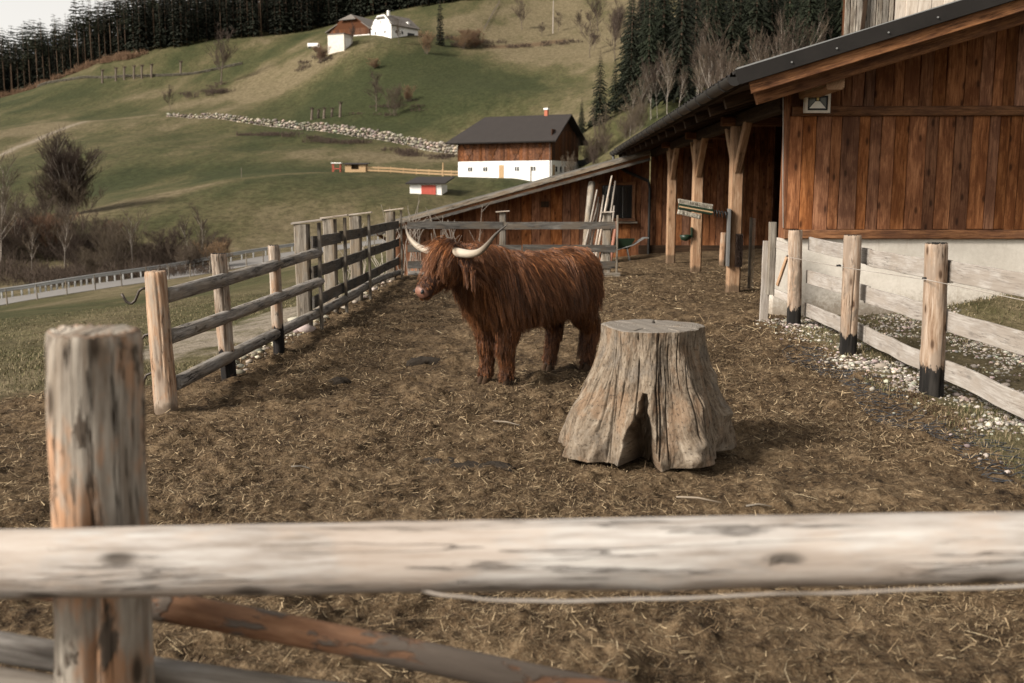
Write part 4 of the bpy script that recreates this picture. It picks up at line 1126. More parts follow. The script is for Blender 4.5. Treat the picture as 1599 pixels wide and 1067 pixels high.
# gutter
def gpt_(y, r, a):
    e = NE.lerp(FE, (y - 12) / 18.6); return (e.x - .075 + r * math.cos(a), y, e.z - .055 - r * math.sin(a))
vs, fs = [], []
yy = np.linspace(11.95, 30.6, 24); A = np.linspace(-.15, math.pi + .15, 13)
for r in (.085, .079):
    for y in yy:
        for a in A: vs.append(gpt_(y, r, a))
m_ = len(A)
for s in range(2):
    o_ = s * len(yy) * m_
    for i in range(len(yy) - 1):
        for j in range(m_ - 1):
            q = o_ + i * m_ + j; fs.append((q, q + 1, q + m_ + 1, q + m_))
gt = obj('gutter', mesh(vs, fs, True), M['gutter'], barn)
e = [gpt_(11.945, .088, a) for a in A]; e2 = [gpt_(11.965, .088, a) for a in A]
obj('gutter_end', mesh(e + e2, [tuple(range(m_)), tuple(reversed(range(m_, 2 * m_)))] + [(i, i + m_, i + m_ + 1, i + 1) for i in range(m_ - 1)]), M['gutter'], gt)
for y in np.linspace(12.5, 30.2, 21):
    MB().tube([gpt_(y, .092, a) for a in A], .010, 5).build('gutter_bracket', M['gutter'], gt)
MB().tube([(FE.x - .07, 30.3, 2.84), (FE.x - .05, 30.2, 2.55), (2.5, 29.95, 2.30), (3.15, 29.86, 2.02), (3.2, 29.86, 1.8), (3.2, 29.86, -.2)], .045, 10).build('downpipe', M['gutter'], barn)
# purlin end and purlins
board('purlin', M['beam'], barn, (3.53, 12.42, 3.03), (3.53, 13.72, 3.03), .22, .22, (0, 0, 1), 2, 0)
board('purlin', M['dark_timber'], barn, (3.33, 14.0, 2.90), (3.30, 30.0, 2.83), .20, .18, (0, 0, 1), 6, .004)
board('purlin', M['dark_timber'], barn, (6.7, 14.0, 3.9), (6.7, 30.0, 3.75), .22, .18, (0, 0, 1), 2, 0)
for k, (y, zb) in enumerate(((17.2, .0), (21.4, -.05), (25.6, -.12))):
    board('post', M['beam'], barn, (3.30, y, zb - .3), (3.30, y, 2.79), .22, .21, (1, 0, 0), 6, .003)
    board('saddle', M['fascia'], barn, (3.02, y, 2.87), (4.3, y, 2.87), .15, .18, (0, 0, 1), 2, .002)
    board('brace', M['beam'], barn, (3.30, y - .06, 2.06), (3.30, y - .86, 2.86), .15, .12, (0, 0, 1), 2, .002)
    board('brace', M['beam'], barn, (3.30, y + .06, 2.06), (3.30, y + .86, 2.84), .15, .12, (0, 0, 1), 2, .002)
# back and inner walls of the open shed
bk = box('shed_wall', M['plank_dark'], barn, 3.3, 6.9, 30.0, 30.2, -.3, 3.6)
wall_planks(bk, M['plank'], 3.22, 6.85, 30.0, .05, lambda x: zr(x, 30) - .25, .17, .24, .03, -1, 21, .012)
board('kick_board', M['dark_timber'], barn, (2.9, 29.93, .0), (6.9, 29.93, .0), .26, .06)
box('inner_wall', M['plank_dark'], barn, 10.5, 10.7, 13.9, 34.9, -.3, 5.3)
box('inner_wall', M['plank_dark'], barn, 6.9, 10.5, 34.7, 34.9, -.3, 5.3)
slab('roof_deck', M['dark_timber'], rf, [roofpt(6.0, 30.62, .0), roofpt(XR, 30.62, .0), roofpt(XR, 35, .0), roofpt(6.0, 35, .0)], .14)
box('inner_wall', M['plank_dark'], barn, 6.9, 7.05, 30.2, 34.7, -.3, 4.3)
pn = box('interior_gate', M['steel'], barn, 6.95, 7.0, 27.4, 27.44, -.1, 1.5)
for z in (.3, .7, 1.1, 1.45): MB().tube([(6.97, 27.42, z), (9.9, 27.42, z)], .025, 6).build('gate_bar', M['steel'], pn)
# upper storey behind the roof
uw = box('upper_wall', M['plank_dark'], barn, 5.53, 13, 19.0, 19.2, 3.6, 8.0)
wall_planks(uw, M['old_grey_wall'], 5.5, 6.38, 19.0, 3.9, 8.0, .10, .17, .04, -1, 31, .014)
wall_planks(uw, M['pale_wall'], 6.40, 9.2, 19.0, 3.9, 8.0, .19, .25, .03, -1, 32, .004)
MB().beam((5.78, 18.9, 4.2), (5.95, 18.9, 6.6), .07, .05, (1, 0, 0)).build('leaning_batten', M['dark_timber'], uw)

# ---------------------------------------------------------------- low annex behind the back fence
annex = thing('annex', 'low reddish plank lean-to with grey roof edge behind the back fence', 'shed', (0, 0, 0))
def za(x): return .786 + .272 * (x + 4.72)
aw = obj('wall', mesh([(-4.4, 30.06, -2.2), (3.2, 30.06, -1.0), (3.2, 30.06, za(3.2) - .3), (-4.4, 30.06, za(-4.4) - .3), (-4.4, 30.3, -2.2), (3.2, 30.3, -1.0), (3.2, 30.3, za(3.2) - .3), (-4.4, 30.3, za(-4.4) - .3)],
     [(0, 1, 2, 3), (7, 6, 5, 4), (0, 3, 7, 4), (2, 6, 7, 3), (1, 5, 6, 2)]), M['plank_dark'], annex)
wall_planks(aw, M['plank'], -4.4, 3.2, 30.06, -1.6, lambda x: za(x) - .31, .24, .42, .03, -1, 41, .014)
ar = slab('roof', M['annex_roof'], annex, [(-4.75, 28.95, za(-4.75)), (3.1, 28.95, za(3.1)), (3.1, 38, za(3.1)), (-4.75, 38, za(-4.75))], .05)
def averge(name, mat, d0, d1, y, t): return board(name, mat, annex, (-4.75, y, za(-4.75) - (d0 + d1) / 2), (3.1, y, za(3.1) - (d0 + d1) / 2), d1 - d0, t, (0, 0, 1), 14, .003)
averge('verge_board', M['grey_post'], .045, .16, 28.93, .04)
averge('verge_batten', M['fascia'], .165, .25, 29.0, .05)
averge('lower_verge_board', M['grey_board'], .25, .33, 28.94, .04)
for k in range(9):
    x = -4.2 + k * .85; board('rafter_end', M['fascia'], annex, (x, 28.99, za(x) - .21), (x, 30.0, za(x) - .21), .11, .09, (0, 0, 1), 1, 0)
MB().tube([(-4.78, 28.95, za(-4.75) - .1), (-4.78, 33, za(-4.75) - .14)], .06, 8).build('gutter', M['gutter'], annex)
MB().tube([(-4.8, 28.95, .62), (-4.78, 29.3, .45), (-4.5, 29.85, .2), (-4.5, 29.9, -1.6)], .05, 8).build('downpipe', M['fascia'], annex)
wn = box('window', M['black'], annex, 1.80, 2.70, 30.005, 30.03, .92, 1.90)
box('pane', M['glass_dark'], wn, 1.82, 2.68, 29.99, 30.004, .94, 1.88)
for a in (((1.76, 29.99, .92), (1.76, 29.99, 1.94)), ((2.74, 29.99, .92), (2.74, 29.99, 1.94))): board('frame', M['fascia'], wn, *a, .09, .07, (1, 0, 0), 1, 0)
for z in (.88, 1.95): board('frame', M['fascia'], wn, (1.7, 29.985, z), (2.8, 29.985, z), .09, .08, (0, 0, 1), 1, 0)
board('sill', M['grey_post'], wn, (1.65, 29.93, .80), (2.85, 29.93, .80), .05, .16, (0, 0, 1), 1, 0)
for x in (2.1, 2.42): MB().tube([(x, 29.985, .95), (x, 29.985, 1.87)], .008, 5).build('glazing_bar', M['steel'], wn)
box('lamp_box', M['dark_timber'], annex, -.02, .22, 29.9, 30.02, 1.25, 1.42)

# poles leaning at the annex
for k in range(9):
    bx = 1.10 + k * .085; tx = 1.52 + k * .075; top = [1.75, 1.55, 1.35, 1.6, 2.15, 1.5, 2.0, 1.25, 1.3][k]
    me = log_mesh((bx, 27.4 + (k % 3) * .08, -.40), (tx + (top - 1.4) * .25, 29.0 + (k % 2) * .1, top), .035, .026, .04, .03, 10, 10, seed=500 + k)
    tag(obj('leaning_pole', me, M['dry_pole']), 'thin bleached pole leaning in the bundle on the annex wall', 'pole', 'poles leaning on the annex')
lp = MB().tube([(1.85, 27.3, -.45), (2.12, 28.4, .85)], .05, 10).build('leaning_pipe', plain('faded orange pipe', (.27, .12, .08), .6, .12, 5, .05), None)
tag(lp, 'short orange pipe leaning at the front of the pole bundle', 'pipe')
vs = []
pd = log_mesh((1.18, 27.9, .0), (1.45, 29.2, 1.95), .06, .11, .02, .01, 14, 10, seed=77); o = obj('leaning_plank', pd, M['grey_post']); o.scale = (1, 1, 1)
tag(o, 'thick pale plank with rounded head leaning left of the poles', 'plank')
# green wheelbarrow in the dark corner
wbp = Vector((2.25, 28.3, h1(2.25, 28.3)))
wb = thing('wheelbarrow', 'dark green wheelbarrow parked under the annex window', 'wheelbarrow', wbp); wb.scale = (.85, .85, .85)
obj('tray', mesh([(-.35, -.25, .75), (.45, -.25, .75), (.45, .3, .75), (-.35, .3, .75), (-.2, -.15, .42), (.25, -.15, .42), (.25, .2, .42), (-.2, .2, .42)], [(0, 1, 5, 4), (1, 2, 6, 5), (2, 3, 7, 6), (3, 0, 4, 7), (4, 5, 6, 7)]), M['green_plastic'], wb)
for y in (-.2, .22):
    MB().tube([(-.5, 0.02, .3), (-.1, y, .40), (.4, y, .55), (.75, y, .78), (.9, y, .78)], .018, 7).build('handle', M['steel'], wb)
    MB().tube([(.2, y, .42), (.3, y, .0)], .018, 6).build('leg', M['steel'], wb)
wl = MB().tube([(-.5, -.05, .19), (-.5, .09, .19)], .19, 16).build('wheel', M['black'], wb)

# ---------------------------------------------------------------- lamp, cable, fittings of the shed
fl = thing('floodlight', 'square floodlight on the barn wall under the eaves', 'floodlight', (0, 0, 0))
p0, p1 = at(1257.5, 176, 13.45), at(1297, 146, 13.45); x0, x1, z0, z1 = p0.x, p1.x, p0.z, p1.z
M['lamp_frame'] = plain('pale grey alloy', (.62, .56, .48), .5, .1, 9, .05)
MB().box(x0, x1, 13.47, 13.56, z0, z1).build('housing', M['lamp_frame'], fl)
bz = .028
for a in ((x0 - .004, x1 + .004, z1 - bz, z1 + .004), (x0 - .004, x1 + .004, z0 - .004, z0 + bz), (x0 - .004, x0 + bz, z0 + bz, z1 - bz), (x1 - bz, x1 + .004, z0 + bz, z1 - bz)): box('bezel', M['lamp_frame'], fl, a[0], a[1], 13.445, 13.47, a[2], a[3])
box('gasket', M['black'], fl, x0 + bz, x1 - bz, 13.462, 13.469, z0 + bz, z1 - bz)
M['reflector'] = plain('satin reflector', (.85, .83, .76), .6, .05, 5, 0, 0)
cx = (x0 + x1) / 2; q0, q1 = z0 + .055, z1 - .055
obj('reflector', mesh([(x0 + .05, 13.458, q0), (x1 - .05, 13.458, q0), (cx + .03, 13.461, q0 + .09), (cx - .03, 13.461, q0 + .09)], [(0, 1, 2, 3)]), M['reflector'], fl)
obj('reflector', mesh([(x0 + .05, 13.460, q1), (x0 + .05, 13.460, q0 + .01), (cx - .035, 13.461, q0 + .1), (cx - .035, 13.461, q1)], [(0, 1, 2, 3)]), plain('shaded reflector glass', (.10, .10, .075), .2, .1, 5, 0), fl)  # side facets use a darker copy: their shade is painted in
obj('reflector', mesh([(x1 - .05, 13.460, q1), (x1 - .05, 13.460, q0 + .01), (cx + .035, 13.461, q0 + .1), (cx + .035, 13.461, q1)], [(3, 2, 1, 0)]), bpy.data.materials['shaded reflector glass'], fl)
box('diode', plain('yellow diode', (.62, .50, .18), .4, .05, 5, 0), fl, cx - .014, cx + .014, 13.455, 13.4605, q0 + .10, q0 + .135)
MB().beam((cx, 13.56, (z0 + z1) / 2), (cx, 13.7, (z0 + z1) / 2), .06, .08).build('bracket', M['black'], fl)
c = [at(1222.5, y, 13.35) for y in (118, 200, 290, 356)]
tag(MB().tube([(p.x + .004 * (i % 2), p.y, p.z) for i, p in enumerate(c)], .0065, 6).build('hanging_cable', M['pale_board']), 'pale cable hanging down the corner of the barn wall', 'cable')

br = thing('cow_brush', 'horizontal cow scratching brush on a spring fixed to the front shed post', 'cow brush', (3.2, 17.12, 1.3))
M['bristle'] = plain('pale nylon bristles', (.42, .38, .31), .8, .2, 20, .1)
def bristles(pts, dirn, L, n, seed, w=.004):
    gg = random.Random(seed); S = []
    a, b = Vector(pts[0]), Vector(pts[1]); dirn = Vector(dirn)
    for i in range(n):
        q = a.lerp(b, (i + .5) / n) + Vector((0, gg.uniform(-.04, .04), 0)); d = (dirn + Vector((gg.gauss(0, .12), gg.gauss(0, .25), 0))).normalized()
        S.append((*q, *(q + d * L * gg.uniform(.85, 1.1)), w, w * .8))
    return seg_mesh(S, 3)
A0, B0 = Vector((-.88, -.04, .16)), Vector((-.31, -.04, .06))
br_core = MB().beam(A0, B0, .10, .11, (0, 0, 1)).build('brush_bar', M['green_plastic'], br)
MB().beam(A0 + Vector((0, -.058, 0)), B0 + Vector((0, -.058, 0)), .022, .006).build('brush_strip', M['yard_wood'], br)
o = obj('bristles', bristles((A0 + Vector((0, 0, .05)), B0 + Vector((0, 0, .05))), (-.05, 0, 1), .075, 1500, 1, .003), M['bristle'], br); o['kind'] = 'stuff'
o = obj('bristles', bristles((A0 - Vector((0, 0, .05)), B0 - Vector((.2, 0, .04))), (-.1, 0, -1), .075, 1200, 2, .003), M['bristle'], br); o['kind'] = 'stuff'
sp_ = []
for i in range(73):
    a = i / 72 * 6 * 6.283; sp_.append((-.31 + .30 * i / 72, -.04 + .05 * math.cos(a), .055 - .05 * i / 72 + .05 * math.sin(a)))
MB().tube(sp_, .010, 6).build('spring', M['black'], br)
box('mount_plate', M['steel'], br, -.045, -.01, -.12, .04, -.85, .12)
bp = thing('brush_pad', 'upright dark bristle pad screwed to the front face of the shed post', 'brush pad', (3.36, 17.08, .72))
box('backing', M['dark_timber'], bp, -.065, .065, -.0, .012, -.28, .28)
o = obj('bristles', seg_mesh([(x, 0, z, x + random.uniform(-.01, .01), -.05, z - .012, .006, .005) for x in np.linspace(-.055, .055, 7) for z in np.linspace(-.27, .27, 26)], 3), M['twig_d'], bp); o['kind'] = 'stuff'
bp2 = thing('brush_strip', 'tall narrow bristle strip standing right of the front shed post', 'brush strip', (3.60, 17.3, .55))
box('backing', M['grey_post'], bp2, -.02, .02, 0, .05, -.5, .72)
o = obj('bristles', seg_mesh([(.02, .02, z, .075, .01, z - .01, .006, .005) for z in np.linspace(-.48, .7, 60)], 3), M['bristle'], bp2); o['kind'] = 'stuff'
wbw = thing('water_bowl', 'dark green drinking bowl on the side of the middle shed post', 'drinking bowl', (3.14, 21.32, .80))
vs, fs = [], []
for i, (r, z) in enumerate(((.02, -.13), (.10, -.10), (.13, .0), (.12, .0), (.09, -.08))):
    for k in range(14): a = k * 6.283 / 14; vs.append((r * math.cos(a) - .08, r * math.sin(a), z))
for i in range(4):
    for k in range(14): fs.append((i * 14 + k, i * 14 + (k + 1) % 14, i * 14 + 14 + (k + 1) % 14, i * 14 + 14 + k))
obj('bowl', mesh(vs, fs, True), M['green_plastic'], wbw); box('back_plate', M['green_plastic'], wbw, .03, .05, -.09, .09, -.05, .16)
pz = gpt(1127, 414, -.06)
tag(obj('round_post', log_mesh(pz - Vector((0, 0, .2)), pz + Vector((.02, 0, .78)), .075, .07, .05, .01, 14, 10, seed=9), M['peel_post']), 'short round reddish post in the straw behind the cow brush', 'post')

# ================================================================ FENCES
# --- foreground
ff = thing('foreground_fence', 'blurred log fence in the foreground with a thick post and pale top rail', 'fence', (0, 0, 0))
pt_, pb_ = at(147, 519, 2.16), at(168, 1067, 2.16)
pb_ = pt_ + (pb_ - pt_) * ((pt_.z + .2) / (pt_.z - pb_.z))
obj('thick_post', log_mesh(pb_, pt_, .108, .096, .05, .008, 72, 60, seed=21, cutrough=.004, knots=8, checks=3), M['post_near'], ff)
obj('top_rail', log_mesh(at(-2300, 945, 1.94), at(3600, 809, 1.94), .073, .065, .035, .012, 36, 210, seed=22, knots=40), M['rail_near'], ff)
Bx = at(3300, 816, 2.08); obj('thick_post', log_mesh((Bx.x, Bx.y, -.2), (Bx.x + .02, Bx.y, 1.32), .105, .095, .05, .008, 48, 40, seed=27, checks=3), M['post_near'], ff)
obj('pole', log_mesh(at(20, 903, 2.36), at(1500, 1190, 2.36), .036, .034, .06, .012, 24, 50, seed=23), M['bark_pole'], ff)
obj('pole', log_mesh(at(-120, 993, 2.32), at(900, 1140, 2.32), .041, .037, .06, .012, 24, 50, seed=24), M['grey_log'], ff)
obj('pole', log_mesh(at(-160, 1040, 2.27), at(500, 1140, 2.27), .036, .034, .06, .012, 24, 40, seed=25), M['dry_pole'], ff)
w = [at(*q) for q in ((560, 905, 1.99), (640, 918, 1.9), (700, 931, 1.875), (800, 939, 1.87), (950, 938, 1.87), (1200, 929, 1.87), (1450, 921, 1.87), (1700, 911, 1.88))]
wl = []
for a, b in zip(w[:-1], w[1:]):
    for k in range(6): wl.append(a.lerp(b, k / 6) + Vector((0, 0, .0012 * math.sin(len(wl) * 1.1))))
tag(MB().tube(wl, .0036, 7).build('sagging_cord', M['pale_board'], None, True), 'thin pale cord sagging just below the foreground top rail', 'cord')

# --- left log fence
lf = thing('log_fence', 'weathered log fence with three round posts left of the cow', 'fence', (0, 0, 0))
LP = []
for k, (b, t_, r0, r1, mt) in enumerate((((259, 641), (243, 425), .090, .084, 'peel_post'), ((357, 592), (341, 397), .074, .066, 'tar_post_low'), ((436, 550), (427, 384), .066, .058, 'tar_post_low'))):
    B = gpt(*b, h1(-3, 8 + k)); T = at(*t_, B.y); d = (T - B).normalized()
    LP.append((B, T)); obj('post', log_mesh(B - d * .15, T, r0, r1, .06, .006, 64, 40, seed=30 + k, knots=5, checks=3), M[mt], lf)
def lrail(a, b, r0, r1, seed, bend=.02): return obj('rail', log_mesh(a, b, r0, r1, .06, bend, 48, 60, seed=seed, knots=9, checks=3), M['grey_log'], lf)
lrail(at(256, 464, 7.62), at(498, 395, 12.25), .062, .056, 41, .012)
lrail(at(263, 527, 7.62), at(499, 440, 12.15), .060, .062, 42, .012)
lrail(at(273, 600, 7.62), at(556, 459, 14.6), .062, .066, 43, .015)
lrail(at(545, 462, 14.3), at(627, 424, 20.0), .060, .05, 44, .03)
hk = thing('gate_hooks', 'three bent iron gate hooks on the left of the first log post', 'hooks', (0, 0, 0))
for nm, pp in (('hook', [(228, 450), (222, 451), (217, 455), (214, 463), (211, 470), (206, 474), (202, 474), (197, 471), (194, 466), (190, 459)]), ('hook', [(238, 521), (233, 522), (226, 524), (221, 530), (217, 537), (213, 541)]), ('hook', [(242, 582), (236, 583), (229, 586), (226, 592), (223, 599), (218, 603), (212, 605)])):
    MB().tube([at(x, y, 7.72) for x, y in pp], .0105, 8).build(nm, M['rust_steel'], hk, True)
# --- board fence
bf = thing('board_fence', 'grey board fence with capped square posts between log fence and corner', 'fence', (0, 0, 0))
PY = [12.15, 13.75, 15.7, 19.35]; FX = -2.92
for k, y in enumerate(PY):
    tp = 1.31 + (.02 if k else 0)
    board('post', M['grey_post'], bf, (FX, y, -.35), (FX, y, tp), .17, .16, (1, 0, 0), 5, .004)
    board('batten', M['grey_post'], bf, (FX + .20, y + .04, -.02), (FX + .20, y + .04, tp + .02), .035, .075, (1, 0, 0), 4, .003)
    board('cap', M['dry_pole'], bf, (FX - .12, y, tp + .01), (FX + .25, y + .03, tp + .055), .022, .20, (0, 0, 1), 1, 0)
PZ = [12.0] + PY[1:]
for z in (1.09, .735, .37):
    for a, b in ((12.05, 13.78), (13.8, 15.72), (15.74, 19.45)):
        board('board', M['grey_board'], bf, (FX + .135, a, z + random.uniform(-.01, .01)), (FX + .135, b, z - .01 + random.uniform(-.01, .01)), .145, .028, (0, 0, 1), 6, .004)
# --- back fence
kf = thing('back_fence', 'grey board fence across the back of the paddock behind the cow', 'fence', (0, 0, 0))
BY = 20.25
for px, tp, w_ in ((785, 332, .13), (948, 333, .17)):
    q = at(px, tp, BY + .08); board('post', M['grey_post'], kf, (q.x, BY + .08, -.4), (q.x, BY + .08, q.z), w_, .13, (1, 0, 0), 5, .003)
    board('cap', M['dry_pole'], kf, (q.x - .14, BY + .06, q.z + .01), (q.x + .14, BY + .06, q.z + .03), .022, .18, (0, 0, 1), 1, 0)
board('batten', M['grey_post'], kf, (1.53, BY, -.2), (1.53, BY, 1.24), .035, .09, (1, 0, 0), 3, .003)
for z, xs in ((1.03, ((-2.72, -.78), (-.76, 1.5))), (.57, ((-2.72, -.4), (-.38, 1.5))), (.24, ((-2.72, -.6), (-.58, 1.5)))):
    for a, b in xs: board('board', M['grey_board'], kf, (a, BY, z + random.uniform(-.008, .008)), (b, BY, z + random.uniform(-.008, .008)), .15, .028, (0, 0, 1), 6, .004)
obj('rail', log_mesh((-2.7, BY - .06, .07), (-.2, BY - .06, .05), .05, .045, .05, .02, 16, 20, seed=61), M['grey_log'], kf)
board('ground_board', M['grey_post'], kf, (.9, BY - .05, .04), (1.6, BY - .05, .04), .09, .05)
# --- right fence
rf_ = thing('plank_fence', 'pale plank fence with thick tar-footed posts along the barn plinth', 'fence', (0, 0, 0))
RP = []
for k, (b, t_, r0, r1) in enumerate((((1455, 614), (1463, 381), .104, .098), ((1323, 553), (1330, 368), .092, .088), ((1239, 508), (1242, 360), .092, .088))):
    B = gpt(*b); T = at(*t_, B.y); d = (T - B).normalized(); RP.append((B, T))
    obj('post', log_mesh(B - d * .16, T, r0, r1, .05, .004, 72, 44, seed=70 + k, knots=4, checks=4), M['tar_post'], rf_)
B = gpt(1660, 715); obj('post', log_mesh(B - Vector((0, 0, .16)), B + Vector((.02, 0, 1.27)), .10, .095, .05, .004, 32, 40, seed=74), M['tar_post'], rf_)
YP = [B.y, RP[0][0].y, RP[1][0].y, RP[2][0].y]
for z in (1.035, .635, .205):
    for i in range(3):
        X0 = 3.30 + .115
        board('plank', M['pale_board'], rf_, (X0 + .015 * random.random(), YP[i] - .06, z + random.uniform(-.015, .015)), (X0 + .015 * random.random(), YP[i + 1] + .05, z + random.uniform(-.02, .015)), .168, .03, (0, 0, 1), 8, .006)
for i, (B_, T_) in enumerate(RP):
    p = at((1440, 1306, 1228)[i], (435, 415, 400)[i], B_.y - .02)
    MB().tube([p, p + Vector((.035, 0, .0)), p + Vector((.05, 0, -.004))], [.008, .014, .006], 8).build('insulator', M['black'], rf_)
    MB().tube([p + Vector((.05, 0, 0)), (B_.x, B_.y - .09, p.z)], .004, 5).build('insulator_pin', M['steel'], rf_)
wz = [at(1599 + 60, 482, 6.4), at(1447, 437, RP[0][0].y - .1), at(1312, 417, RP[1][0].y - .1), at(1233, 402, RP[2][0].y - .1)]
MB().tube(wz, .0035, 5).build('wire', M['pale_board'], rf_)
# end panel of the fence at the barn corner
ep = thing('fence_end_panel', 'pale braced fence end panel standing at the barn corner', 'gate panel', (0, 0, 0))
q = at(1207, 347, 13.3)
board('post', M['grey_post'], ep, (q.x, 13.3, .35), (q.x, 13.3, q.z), .09, .10, (1, 0, 0), 4, .003)
board('post', M['pale_board'], ep, (q.x - .06, 13.36, -.1), (q.x - .05, 13.36, 1.06), .11, .04, (1, 0, 0), 4, .003)
x2 = at(1236, 380, 13.0).x
for z in (1.02, .38): board('rail', M['pale_board'], ep, (q.x + .05, 13.28, z), (x2, 13.02, z - .05), .10, .035, (0, 0, 1), 2, .002)
board('brace', M['beam'], ep, (q.x + .08, 13.25, .48), (x2 - .04, 13.04, .86), .05, .03, (0, 0, 1), 1, .001)
# ================================================================ STUMP
def build_stump():
    cx, cy, ht = .72, 6.39, .845
    nt_, nz = 640, 150
    th = np.linspace(0, 2 * np.pi, nt_, endpoint=False); z = np.linspace(0, 1, nz)
    TH, Z = np.meshgrid(th, z)
    def per(v, s, f):      # periodic noise round the trunk
        return vnoise(np.cos(TH) * f + 31.7 * s + v * 0, np.sin(TH) * f + v, s)
    ang = np.degrees(th)
    rb = np.interp(ang, [0, 20, 45, 90, 135, 165, 180, 200, 222, 240, 250, 262, 280, 300, 318, 335, 348, 360], [.535, .47, .44, .43, .46, .56, .60, .575, .47, .47, .50, .46, .49, .53, .50, .44, .51, .535])
    k = np.hanning(15); k /= k.sum(); rb = np.convolve(np.concatenate([rb[-7:], rb, rb[:7]]), k, 'valid')
    t = 1 - Z
    s = np.clip((t - .06) / .94, 0, 1); s = s * s * (3 - 2 * s)
    rtop = .308 + .012 * np.sin(th * 3 + 1) + .010 * np.sin(th * 5)
    r = rtop[None] + (rb - rtop)[None] * s
    # long fluted swellings that run from the roots up the trunk
    r += .030 * np.sin(TH * 7 + 1.3 + Z * .8) * (1 - Z) ** 1.2 + .014 * np.sin(TH * 11 + Z * 1.7) * (1 - Z * .6)
    r += .040 * per(Z * 2.2, 3, 2.6) + .036 * per(Z * 4.5, 4, 6) * (1.15 - Z) + .020 * per(Z * 8, 5, 12) * (1.2 - Z) + .006 * per(Z * 14, 6, 34) + .004 * per(Z * 34, 8, 60) + .010 * np.clip(per(Z * 13, 14, 16), .12, 1)
    # burls
    for (a, zz, amp, sa, sz) in ((352, .30, .05, .16, .05), (358, .60, .025, .10, .06), (300, .17, .035, .10, .05), (312, .44, .025, .10, .07), (186, .33, .03, .12, .05), (296, .06, .03, .08, .04), (268, .27, .02, .06, .03), (335, .12, .03, .12, .06)):
        d = (TH - R(a) + np.pi) % (2 * np.pi) - np.pi
        r += amp * np.exp(-(d / sa) ** 2 - ((Z - zz) / sz) ** 2)
    # hollow between the two front roots
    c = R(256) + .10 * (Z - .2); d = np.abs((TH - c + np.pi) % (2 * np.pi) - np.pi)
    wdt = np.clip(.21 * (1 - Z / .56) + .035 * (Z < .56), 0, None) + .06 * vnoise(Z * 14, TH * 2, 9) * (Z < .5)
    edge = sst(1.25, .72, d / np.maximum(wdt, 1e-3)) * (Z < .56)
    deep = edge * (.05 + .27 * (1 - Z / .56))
    r = r - deep + .03 * edge * per(Z * 22, 12, 30)
    # drying cracks
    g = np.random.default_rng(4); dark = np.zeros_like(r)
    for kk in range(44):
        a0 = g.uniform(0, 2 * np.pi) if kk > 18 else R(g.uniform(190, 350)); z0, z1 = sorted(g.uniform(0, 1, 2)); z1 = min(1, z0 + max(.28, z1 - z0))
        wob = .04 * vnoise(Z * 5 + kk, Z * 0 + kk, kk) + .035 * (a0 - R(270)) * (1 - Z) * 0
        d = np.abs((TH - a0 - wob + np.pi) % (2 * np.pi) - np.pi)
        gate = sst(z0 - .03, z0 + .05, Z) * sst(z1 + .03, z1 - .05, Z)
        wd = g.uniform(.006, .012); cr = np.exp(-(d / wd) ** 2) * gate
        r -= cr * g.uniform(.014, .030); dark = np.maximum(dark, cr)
    lift = .035 * sst(25, 60, 90 - np.abs(ang - 300)) * 0
    zb = np.interp(ang, [0, 60, 180, 215, 240, 262, 300, 330, 360], [.05, .0, .05, .015, .02, .0, .035, .06, .05])
    zz = zb[None] + (ht - zb)[None] * Z
    X, Y = cx + r * np.cos(TH), cy + r * np.sin(TH)
    V = np.stack([X, Y, zz], -1).reshape(-1, 3)
    idx = np.arange(nz * nt_).reshape(nz, nt_); nx = np.roll(idx, -1, 1)
    F = np.stack([idx[:-1], nx[:-1], nx[1:], idx[1:]], -1).reshape(-1, 4)
    uv = np.stack([TH * .42, zz], -1).reshape(-1, 2)
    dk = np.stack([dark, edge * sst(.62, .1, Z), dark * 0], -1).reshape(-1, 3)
    # underside
    B = len(V); nb = 4
    Vb = [V[:nt_] * np.array([1, 1, 0]) + 0]
    parts, fb = [], []
    prev = idx[0]
    for q in range(1, nb + 1):
        u = 1 - q / nb * .9
        ring = np.stack([cx + (X[0] - cx) * u, cy + (Y[0] - cy) * u, zb + .10 * (1 - u)], -1)
        ci = np.arange(nt_) + B + len(parts) * nt_; parts.append(ring)
        fb.append(np.stack([prev, ci, np.roll(ci, -1), np.roll(prev, -1)], -1)); prev = ci
    V = np.concatenate([V] + parts); F = np.concatenate([F] + fb)
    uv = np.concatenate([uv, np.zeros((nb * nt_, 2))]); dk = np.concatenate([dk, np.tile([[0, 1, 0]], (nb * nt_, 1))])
    st = thing('tree_stump', 'large weathered grey tree stump standing upside on split roots in the paddock', 'stump', (0, 0, 0))
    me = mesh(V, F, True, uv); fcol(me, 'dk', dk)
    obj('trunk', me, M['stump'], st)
    # sawn top
    nr = 26; q = np.linspace(1, 0.0, nr); top = []
    Rt = np.hypot(X[-1] - cx, Y[-1] - cy)
    A = th
    vs, duv = [], []
    crk = np.zeros((nr, nt_))
    for a0, l0, w in ((.3, .0, .02), (1.4, .35, .025), (2.4, .5, .02), (3.3, .2, .02), (4.2, .4, .02), (5.2, .55, .018), (5.8, .1, .02)):
        dd = np.abs((A - a0 + np.pi) % (2 * np.pi) - np.pi)
        for i in range(nr): crk[i] = np.maximum(crk[i], np.exp(-(dd * max(q[i], .15) / w) ** 2) * (q[i] > l0))
